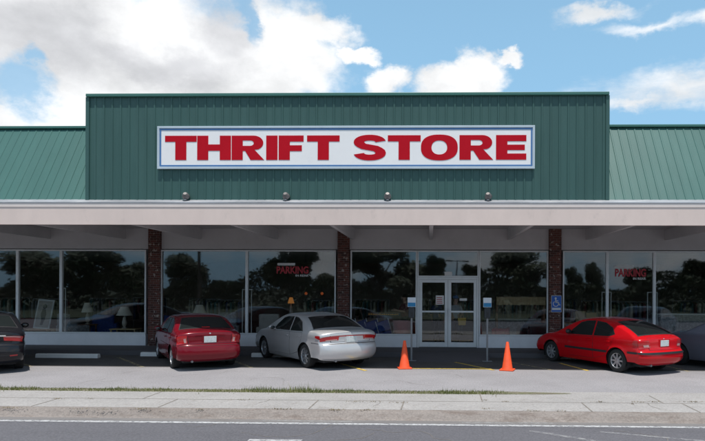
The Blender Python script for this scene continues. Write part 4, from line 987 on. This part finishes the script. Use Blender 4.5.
# second bay
h = table(199, 1.2, .7, .5, .62, M['wood'], 'brown side table behind the dark red car'); lamp(199.5, 1.2, h, 306, 315, 'white shaded table lamp seen above the dark red car', r=.24)
armchair(229, 1.6, 190, M['fabric_grey'], 'pale grey armchair seen beside the dark red car', .85, 1.1)
armchair(171, 1.4, 160, M['fabric_blue'], 'blue armchair behind the window left of the dark red car', .85, .98)
armchair(271, .95, 185, M['fabric_beige'], 'beige armchair behind the nose of the silver car', .9, 1.08)
h = table(292, 3.2, .6, .6, .75, M['wood'], 'dark wooden table carrying the glowing lamp'); lamp(291, 3.2, h, 298, 304, 'lit orange table lamp glowing inside above the silver car', M['shade_lit'], .13)
def bulb(px, py, Y, label, r=.06):
    z = izz(py, Y); t = thing('hanging_lamp', label, 'lamp', (ip(px, Y), Y, z))
    MB().ball((0, 0, 0), r, 12).build('glowing_globe', M['bulb'], t, smooth=True); MB().cyl((0, 0, r * .9), (0, 0, 3.55 - z), .008, n=6).build('cord', M['dark'], t)
bulb(306, 294, 3.5, 'left one of two dim red hanging lamps above the silver car'); bulb(322, 294, 3.6, 'right one of two dim red hanging lamps above the silver car')
# third bay: folding chairs, red tub, counter band
def leaning_chair(px, Y, label, k):
    t = thing('folding_chair', label, 'chair', (ip(px, Y), Y, FL), R(4 * k), 'blue folding chairs leaning in the window left of the doors')
    rot = Matrix.Rotation(R(-16), 3, 'Y')
    def pan(z0, z1, w): m = MB(); m.rbox((0, 0, (z0 + z1) / 2), (w, .035, z1 - z0)); m.v = [tuple(rot @ Vector(v)) for v in m.v]; return m
    pan(.52, .88, .42).build('backrest', M['fabric_blue'], t, bevel=.02); pan(.12, .50, .42).build('seat', M['fabric_blue'], t, bevel=.02)
    for s in (-1, 1):
        m = MB().cyl((s * .225, .02, 0), (s * .225, .02, .92), .012, n=8); m.v = [tuple(rot @ Vector(v)) for v in m.v]; m.build('frame_tube', M['alu'], t)
for i, px in enumerate((356, 367, 378, 389)): leaning_chair(px, .55 + .03 * i, ['leftmost blue folding chair behind the boot of the silver car', 'second blue folding chair from the right hand brick pillar left of the doors', 'third blue folding chair, next to the one nearest the red tub', 'blue folding chair nearest the red tub'][i], i)
t = thing('red_tub', 'red round tub in the window left of the doors', 'tub', (ip(402.5, .6), .6, FL)); zt = izz(321.5, .6) - FL
MB().lathe([(0, .0), (.24, 0), (.33, zt), (.345, zt), (.345, zt + .02), (.315, zt + .02), (.23, .03), (0, .03)], n=28).build('tub_body', M['redbin'], t, smooth=40); MB().lathe([(.345, zt - .03), (.36, zt - .02), (.36, zt + .01), (.345, zt + .02)], n=28).build('rim', M['redbin'], t, smooth=40)
t = thing('banner_strip', 'narrow orange strip of lettering across the window left of the doors', 'banner', (ip(384, .3), .3, izz(316, .3))); w = (ip(400, .3) - ip(367, .3)) / 2
MB().box(-w, w, 0, .006, 0, .10).build('strip', M['box_dark'], t); mb = MB(); x = -w + .03
while x < w - .08: q = random.uniform(.03, .07); mb.box(x, x + q, -.004, -.001, .025, random.uniform(.06, .085)); x += q + .018
mb.build('letter_marks', M['orange_txt'], t); MB().box(-w, w, -.01, .0, .1, .112).build('rail', M['wood'], t)
# window right of the doors: shelf with a pale board, clutter
t = thing('display_shelf', 'shelf unit with a pale wooden edge board in the window right of the doors', 'shelf', (ip(521, 1.3), 1.3, FL)); w = (ip(546, 1.3) - ip(497, 1.3)) / 2; z0, z1 = izz(304.5, 1.3) - FL, izz(296.5, 1.3) - FL
MB().box(-w, w, 0, .03, z0, z1).build('edge_board', M['lightwood'], t); MB().box(-w, w, .032, .5, z1 - .05, z1 - .01).build('shelf_board', M['wood'], t); MB().box(-w, w, .032, .5, .1, .14).build('shelf_board', M['wood'], t)
for s in (-1, 1): MB().box(s * (w - .03) - .03, s * (w - .03) + .03, .05, .48, 0, z1 - .051).build('upright', M['wood'], t)
armchair(501, .8, 170, M['redbin'], 'low red chair right of the doors behind the glass', .6, .62)
armchair(533, .9, 200, M['box_dark'], 'dark chair behind the glass beside the blue wheelchair sign', .9, .8)
# right bays
def carton(px, Y, w, d, h, m, label, z=0.0):
    t = thing('carton', label, 'box', (ip(px, Y), Y, FL + z), R(random.uniform(-12, 12)))
    MB().box(-w / 2, w / 2, -d / 2, d / 2, 0, h).build('box_body', m, t, bevel=.008)
    for s in (-1, 1): mb = MB(); mb.rbox((s * (w / 2 + .05), 0, h + .02), (.14, d * .96, .008), Matrix.Rotation(R(s * 25), 3, 'Y')); mb.build('flap', m, t)
table(584, 1.5, 1.3, .7, .78, M['lightwood'], 'pale table carrying the cardboard boxes right of the wheelchair sign')
M['card'] = mat('cardboard', (.36, .25, .13), .9, 0, .1, 5)
carton(580, 1.5, .32, .35, .42, M['card'], 'taller cardboard box on the table right of the wheelchair sign', .78); carton(591, 1.5, .36, .35, .36, M['card'], 'shorter cardboard box on the table right of the wheelchair sign', .78)
armchair(664, 1.0, 185, M['fabric_grey'], 'patterned grey armchair behind the slate grey car', .85, 1.05)
def counter(pa, pb, Y, py, label):
    x0, x1 = ip(pa, Y), ip(pb, Y); t = thing('sales_counter', label, 'counter', ((x0 + x1) / 2, Y, FL)); w = (x1 - x0) / 2; h = izz(py, Y) - FL
    MB().box(-w, w, -.3, .3, 0, h - .05).build('cabinet', M['fabric_grey'], t); MB().box(-w - .03, w + .03, -.33, .33, h - .048, h).build('counter_top', M['white_in'], t, bevel=.006)
counter(655, 730, 2.0, 312, 'long counter with a white top behind the far right window'); counter(562, 610, 2.6, 317, 'short counter with a white top behind the bright red hatchback')
counter(485, 545, 3.5, 318, 'dark counter deep inside right of the doors')
# low white display frames standing behind some mullions
def display_frame(pa, pb, py0, label):
    Y = .35; x0, x1 = ip(pa, Y), ip(pb, Y); t = thing('garment_stand', label, 'garment stand', ((x0 + x1) / 2, Y, FL), 0, 'slim white display frames behind the glass'); w = (x1 - x0) / 2; h = izz(py0, Y) - FL
    for s in (-1, 1): MB().box(s * w - .012, s * w + .012, -.012, .012, .02, h - .025).build('upright', M['white_in'], t)
    MB().box(-w - .012, w + .012, -.012, .012, h - .024, h).build('top_rail', M['white_in'], t); MB().box(-w - .08, w + .08, -.15, .15, 0, .018).build('foot', M['white_in'], t)
display_frame(242.5, 251.5, 290, 'slim white frame behind the mullion between the dark red and silver cars'); display_frame(60, 65.5, 289.5, 'slim white frame behind the window post above the empty stall')
display_frame(602, 611, 291, 'slim white frame behind the left post above the bright red hatchback'); display_frame(647.5, 657, 291, 'slim white frame behind the right post above the bright red hatchback')
# clothes racks further in
GC = [mat('garment_' + n_, c_, .95, 0, .2, 5) for n_, c_ in (('navy', (.02, .03, .09)), ('maroon', (.12, .015, .025)), ('olive', (.06, .06, .03)), ('grey', (.14, .14, .15)), ('cream', (.32, .30, .25)), ('teal', (.02, .09, .10)))]
def rack(px, Y, label):
    t = thing('clothes_rack', label, 'clothes rack', (ip(px, Y), Y, FL), R(random.uniform(-15, 15)), 'clothes racks inside the shop')
    m = MB().cyl((-.75, 0, 0), (-.75, 0, 1.5), .016, n=8).cyl((.75, 0, 0), (.75, 0, 1.5), .016, n=8).cyl((-.75, 0, 1.5), (.75, 0, 1.5), .016, n=8).cyl((-.75, -.3, .02), (-.75, .3, .02), .018, n=8).cyl((.75, -.3, .02), (.75, .3, .02), .018, n=8); m.build('rack_frame', M['steel'], t)
    for k in range(9):
        x = -.64 + k * .16; w = random.uniform(.19, .25); l = random.uniform(.6, 1.0); g = MB()
        g.add([(x - .02, -w, 1.40), (x + .05, -w, 1.40), (x - .03, 0, 1.47), (x + .04, 0, 1.47), (x - .02, w, 1.40), (x + .05, w, 1.40), (x - .05, -w * .9, 1.45 - l), (x + .06, -w * .9, 1.45 - l), (x - .05, w * .9, 1.45 - l), (x + .06, w * .9, 1.45 - l)],
              [(0, 1, 3, 2), (2, 3, 5, 4), (0, 6, 7, 1), (4, 5, 9, 8), (0, 2, 4, 8, 6), (1, 7, 9, 5, 3), (6, 8, 9, 7)]); g.build('garment', GC[random.randrange(6)], t)
for i, (px, Y) in enumerate(((10, 5.0), (108, 5.2), (205, 5.5), (320, 6.0), (372, 5.0), (520, 5.5), (600, 5.0), (690, 5.6), (50, 3.4), (225, 3.3), (330, 3.0), (630, 3.2), (560, 7.5), (150, 7.5), (430, 7.0), (480, 5.0))):
    rack(px, Y, 'rack of dark clothes deep inside, ' + ['behind the far left window', 'behind the two lamps of the left window', 'behind the lamp above the dark red car', 'behind the glowing lamps', 'behind the blue folding chairs', 'behind the shelf right of the doors', 'behind the cardboard boxes', 'behind the counter at the far right', 'nearer, behind the window post above the empty stall', 'nearer, behind the pale grey armchair', 'nearer, beside the right hand pillar above the silver car', 'nearer, behind the word above the bright red hatchback', 'far back behind the wheelchair sign', 'far back behind the left brick pillar', 'straight behind the left door leaf', 'straight behind the right placard post'][i])

# ------------------------------------------------------------------ people inside
def person(label, loc, rz, shirt, trousers, skin, hair, arm_l, arm_r, cap=None, h=1.72):
    k = h / 1.75
    J = {'pel': ((0, 0, .94), .135), 'wai': ((0, .0, 1.10), .125), 'chs': ((0, .0, 1.30), .155), 'nkb': ((0, .01, 1.45), .075), 'nck': ((0, .0, 1.52), .055), 'hd0': ((0, -.01, 1.60), .085), 'hd1': ((0, -.012, 1.68), .098), 'hd2': ((0, -.005, 1.735), .07), 'nose': ((0, -.115, 1.635), .014)}
    E = [('pel', 'wai'), ('wai', 'chs'), ('chs', 'nkb'), ('nkb', 'nck'), ('nck', 'hd0'), ('hd0', 'hd1'), ('hd1', 'hd2'), ('hd0', 'nose')]
    col = {}
    for s, nm in ((-1, 'l'), (1, 'r')):
        J['hip' + nm] = ((s * .095, 0, .88), .105); J['kn' + nm] = ((s * .10, -.02, .49), .065); J['an' + nm] = ((s * .105, .02, .09), .043); J['to' + nm] = ((s * .12, -.15, .035), .034)
        E += [('pel', 'hip' + nm), ('hip' + nm, 'kn' + nm), ('kn' + nm, 'an' + nm), ('an' + nm, 'to' + nm)]
        el, wr = (arm_l if s < 0 else arm_r); J['sh' + nm] = ((s * .185, .01, 1.40), .062); J['el' + nm] = (el, .046); J['wr' + nm] = (wr, .029)
        E += [('chs', 'sh' + nm), ('sh' + nm, 'el' + nm), ('el' + nm, 'wr' + nm)]
        d = (Vector(wr) - Vector(el)).normalized(); pa = Vector(wr) + d * .08; J['pa' + nm] = (tuple(pa), .030); E.append(('wr' + nm, 'pa' + nm))
        a = d.cross(Vector((s, .3, 0.1))).normalized(); b = d.cross(a).normalized()
        for f in range(4):
            ln = (.070, .082, .076, .058)[f]; p0 = pa + a * (f - 1.5) * .020 + d * .015; p1 = p0 + d * ln * .5 + b * .006; p2 = p0 + d * ln * .9 + b * .026
            J['f%s%da' % (nm, f)] = (tuple(p0), .0095); J['f%s%db' % (nm, f)] = (tuple(p1), .0088); J['f%s%dc' % (nm, f)] = (tuple(p2), .0075)
            E += [('pa' + nm, 'f%s%da' % (nm, f)), ('f%s%da' % (nm, f), 'f%s%db' % (nm, f)), ('f%s%db' % (nm, f), 'f%s%dc' % (nm, f))]
        p0 = Vector(wr) + d * .03 - a * .03; p1 = p0 + d * .035 - a * .025 + b * .01; J['t%sa' % nm] = (tuple(p0), .012); J['t%sb' % nm] = (tuple(p1), .0095); E += [('wr' + nm, 't%sa' % nm), ('t%sa' % nm, 't%sb' % nm)]
    names = list(J); idx = {n_: i for i, n_ in enumerate(names)}
    me = bpy.data.meshes.new('skeleton'); me.from_pydata([J[n_][0] for n_ in names], [(idx[a], idx[b]) for a, b in E], []); o = bpy.data.objects.new('tmp', me); COL.objects.link(o)
    sk = o.modifiers.new('skin', 'SKIN'); sk.use_smooth_shade = True
    for n_, dv in zip(names, me.skin_vertices[0].data): dv.radius = (J[n_][1],) * 2; dv.use_root = (n_ == 'pel')
    ss = o.modifiers.new('sub', 'SUBSURF'); ss.levels = 2; ss.render_levels = 2
    dg = bpy.context.evaluated_depsgraph_get(); body = bpy.data.meshes.new_from_object(o.evaluated_get(dg)); bpy.data.objects.remove(o)
    for m_ in (skin, shirt, trousers, M['dark']): body.materials.append(m_)
    segs = [(Vector(J[a][0]), Vector(J[b][0]), 3 if a.startswith('an') else 2 if a.startswith(('hip', 'kn')) or b.startswith('hip') else 1 if a in ('pel', 'wai', 'chs') or a.startswith('sh') else 0) for a, b in E]
    for p in body.polygons:
        c = p.center; best = (9, 0)
        for a, b, mi in segs:
            t_ = max(0, min(1, (c - a).dot(b - a) / (b - a).length_squared)); best = min(best, ((c - a - (b - a) * t_).length, mi))
        mi = best[1]
        if c.z < .99 and mi == 1 and abs(c.x) < .2: mi = 2
        if mi == 0 and c.z < 1.46 and abs(c.x) < .12 and c.z > 1.3: mi = 1
        p.material_index = mi; p.use_smooth = True
    t = thing('person', label, 'person', loc, rz, None, k)
    bo = bpy.data.objects.new('body', body); COL.objects.link(bo); bo.parent = t
    hb = MB().ball((0, .016, 1.685), .122, 16, sc=(.92, 1.0, 1.0)); hb.f = [f for f in hb.f if sum(hb.v[i][2] for i in f) / len(f) > 1.665 - (.1 if sum(hb.v[i][1] for i in f) / len(f) > .03 else -.035)]; hb.m = [0] * len(hb.f); hb.build('hair', hair, t, smooth=True)
    for s in (-1, 1): MB().ball((s * .036, -.093, 1.66), .012, 8).build('eye', M['white_in'], t, smooth=True); MB().ball((s * .093, .0, 1.64), .03, 8, sc=(.4, .7, 1.1)).build('ear', skin, t, smooth=True)
    MB().ball((0, -.096, 1.595), .024, 8, sc=(1, .3, .3)).build('mouth', M['sofa_red'], t, smooth=True)
    if cap:
        cb = MB().ball((0, .005, 1.715), .128, 16, sc=(.93, 1.02, .85)); cb.f = [f for f in cb.f if min(cb.v[i][2] for i in f) > 1.70]; cb.m = [0] * len(cb.f); cb.lathe([(.001, 0), (.09, 0), (.09, .012), (.001, .014)], (0, -.11, 1.703), 'z', 16); cb.build('cap', cap, t, smooth=40)
    return t
SKIN = mat('skin', (.45, .26, .19), .6, 0, .05, 6); HAIR = mat('dark_hair', (.03, .02, .015), .7, 0, .2, 8)
C_CAP = mat('cap_blue', (.03, .12, .32), .8, 0, .1, 6); C_SH = mat('shirt_grey', (.40, .41, .45), .9, 0, .08, 6); C_NV = mat('shirt_navy', (.03, .045, .13), .9, 0, .1, 6); C_TR = mat('trousers_dark', (.03, .03, .04), .9, 0, .1, 6); C_MA = mat('shirt_maroon', (.13, .02, .035), .9, 0, .1, 6)
person('person in a blue cap and grey shirt standing behind the right door leaf', (ip(455.5, .75), .75, FL), R(12), C_SH, C_TR, SKIN, HAIR, ((-.25, .02, 1.13), (-.20, -.16, 1.0)), ((.26, .02, 1.13), (.16, -.20, 1.06)), C_CAP, 1.70)
person('person in navy clothes standing behind the left door leaf', (ip(437, 1.6), 1.6, FL), R(150), C_NV, C_TR, SKIN, HAIR, ((-.25, .03, 1.12), (-.25, -.10, .90)), ((.25, .03, 1.12), (.26, -.08, .89)), None, 1.66)
person('person in a maroon shirt with a bare forearm in the window beside the red tub', (ip(404.5, 1.15), 1.15, FL), R(-60), C_MA, C_TR, SKIN, HAIR, ((-.25, -.10, 1.16), (-.14, -.36, 1.20)), ((.25, -.10, 1.16), (.14, -.36, 1.22)), None, 1.74)
t = thing('yellow_bag', 'yellow bag hanging in the hand of the person behind the right door leaf', 'bag', (ip(462, .55), .55, FL + .72), R(10))
g = MB(); g.add([(-.13, -.05, 0), (.13, -.05, 0), (.13, .05, 0), (-.13, .05, 0), (-.15, -.02, .26), (.15, -.02, .26), (.15, .02, .26), (-.15, .02, .26)], [(0, 3, 2, 1), (4, 5, 6, 7), (0, 1, 5, 4), (1, 2, 6, 5), (2, 3, 7, 6), (3, 0, 4, 7)]); g.build('bag_body', mat('bag_yellow', (.60, .36, .04), .6, 0, .1, 6), t, bevel=.015)
MB().tube([(-.07, 0, .26), (-.05, 0, .36), (.05, 0, .36), (.07, 0, .26)], .008).build('handle', M['lightwood'], t)

# ------------------------------------------------------------------ across the road (mirrored in the shop windows)
def tree_mesh(seed, palm=False):
    rnd = random.Random(seed); mb = MB(); cl = []
    for k in range(16):
        a = rnd.uniform(0, 6.28); rr = rnd.uniform(.1, .8) ** .7; z = rnd.uniform(.32, .9); rr *= 1.0 if z < .65 else .7
        cl.append((rr * .42 * math.cos(a), rr * .42 * math.sin(a), z, rnd.uniform(.10, .18)))
    cl.append((0, 0, .86, .14))
    for cx_, cy_, cz_, cr in cl:
        for k in range(520):
            v = Vector((rnd.gauss(0, 1), rnd.gauss(0, 1), rnd.gauss(0, 1))).normalized() * cr * rnd.uniform(.45, 1.08); p = Vector((cx_, cy_, cz_)) + v
            a = Vector((rnd.gauss(0, 1), rnd.gauss(0, 1), rnd.gauss(0, .7))).normalized() * .024; b = a.orthogonal().normalized() * .015
            mb.add([p - a, p - b, p + a, p + b], [(0, 1, 2, 3)], rnd.random() < .4)
    return mb.mesh('crown', [M['leaf_a'], M['leaf_b']]), cl
TREES = [tree_mesh(s) for s in (3, 11, 23)]
def tree(px, Y, pyt, hpx, label, i):
    D = 19.66 - Y; x = (px - 430) / 580 * D; h = 2.16 + (288 - pyt) / 580 * D; w = 2 * hpx / 580 * D
    t = thing('tree', label, 'tree', (x, Y, -.05), random.uniform(0, 6.28), 'trees across the road mirrored in the windows'); me, cl = TREES[i % 3]
    c = bpy.data.objects.new('crown', me); COL.objects.link(c); c.parent = t; c.scale = (w, w, h)
    tr = MB(); tr.cyl((0, 0, -.2), (0, 0, h * .45), .045 * h ** .8, .028 * h ** .8, 10)
    for q in cl[:6]: tr.cyl((0, 0, h * .35), (q[0] * w, q[1] * w, q[2] * h), .018 * h ** .8, .006 * h ** .8, 6)
    tr.build('trunk', M['bark'], t)
TL = [(28, -44, 252, 48, 'dark tree mirrored in the far left window'), (95, -40, 249, 46, 'broad dark tree mirrored in the window with the two lamps'), (134, -47, 262, 26, 'lower dark tree mirrored beside the left brick pillar'), (181, -41, 255, 30, 'round dark tree mirrored in the window above the dark red car'),
      (224, -46, 281, 24, 'low tree mirrored in the window right of the utility pole'), (290, -40, 246, 40, 'peaked dark tree mirrored in the window above the silver car'), (327, -48, 274, 24, 'low tree mirrored beside the pillar above the silver car'), (378, -38, 243, 52, 'large dark tree mirrored in the window left of the doors'),
      (432, -45, 254, 22, 'dark tree mirrored in the pane above the doors'), (470, -50, 264, 18, 'small tree mirrored at the right of the pane above the doors'), (514, -40, 247, 44, 'large dark tree mirrored in the window right of the doors'), (572, -45, 265, 13, 'narrow tree mirrored right of the wheelchair sign'), (592, -44, 262, 13, 'slim tree mirrored above the roof of the bright red hatchback'),
      (640, -46, 268, 32, 'broad tree mirrored in the window with the red word over the bright red hatchback'), (690, -42, 258, 36, 'dark tree mirrored in the far right window')]
for i, (px, Y, py, hp, lb) in enumerate(TL): tree(px, Y, py, hp, lb, i)
o = MB()
rnd = random.Random(5)
for k in range(26000):
    x = rnd.uniform(-60, 45); z = rnd.uniform(0, 1) ** .8 * (3.0 + .8 * math.sin(x * .31) + .5 * math.sin(x * .83 + 2)); p = Vector((x, -36.5 + rnd.gauss(0, .6), z))
    a = Vector((rnd.gauss(0, 1), rnd.gauss(0, 1), rnd.gauss(0, .7))).normalized() * .22; b = a.orthogonal().normalized() * .12; o.add([p - a, p - b, p + a, p + b], [(0, 1, 2, 3)], rnd.random() < .4)
o = o.build('hedge', [M['leaf_a'], M['leaf_b']]); tag(o, 'long dark hedge across the road mirrored low in the shop windows', 'hedge', kind='stuff')
def mx_(px, Y): return (px - 430) / 580 * (19.66 - Y)
t = thing('utility_pole', 'tall wooden utility pole mirrored in the window above the dark red car', 'utility pole', (mx_(197.5, -33), -33, -.05))
MB().cyl((0, 0, 0), (0, 0, 9.2), .17, .12, 12).build('pole', M['bark'], t, smooth=40); MB().box(-1.1, 1.1, -.06, .06, 8.5, 8.62).build('crossarm', M['bark'], t)
for s in (-.9, -.4, .4, .9): MB().lathe([(.0, 8.62), (.03, 8.62), (.05, 8.68), (.03, 8.74), (.04, 8.78), (0, 8.8)], (s, 0, 0), n=10).build('insulator', M['white_in'], t)
t = thing('street_lamp', 'twin armed street lamp mirrored in the pane above the doors', 'street lamp', (mx_(457, -34), -34, -.05)); zl = 2.16 + (288 - 259) / 580 * 53.66
MB().cyl((0, 0, 0), (0, 0, zl), .09, .05, 12).cyl((-.7, 0, zl - .05), (.7, 0, zl - .05), .03, n=8).build('pole', M['steel'], t)
for s in (-1, 1): MB().box(s * .75 - .32, s * .75 + .32, -.14, .14, zl - .12, zl + .02).build('lamp_head', M['hood_grey'], t, bevel=.03)
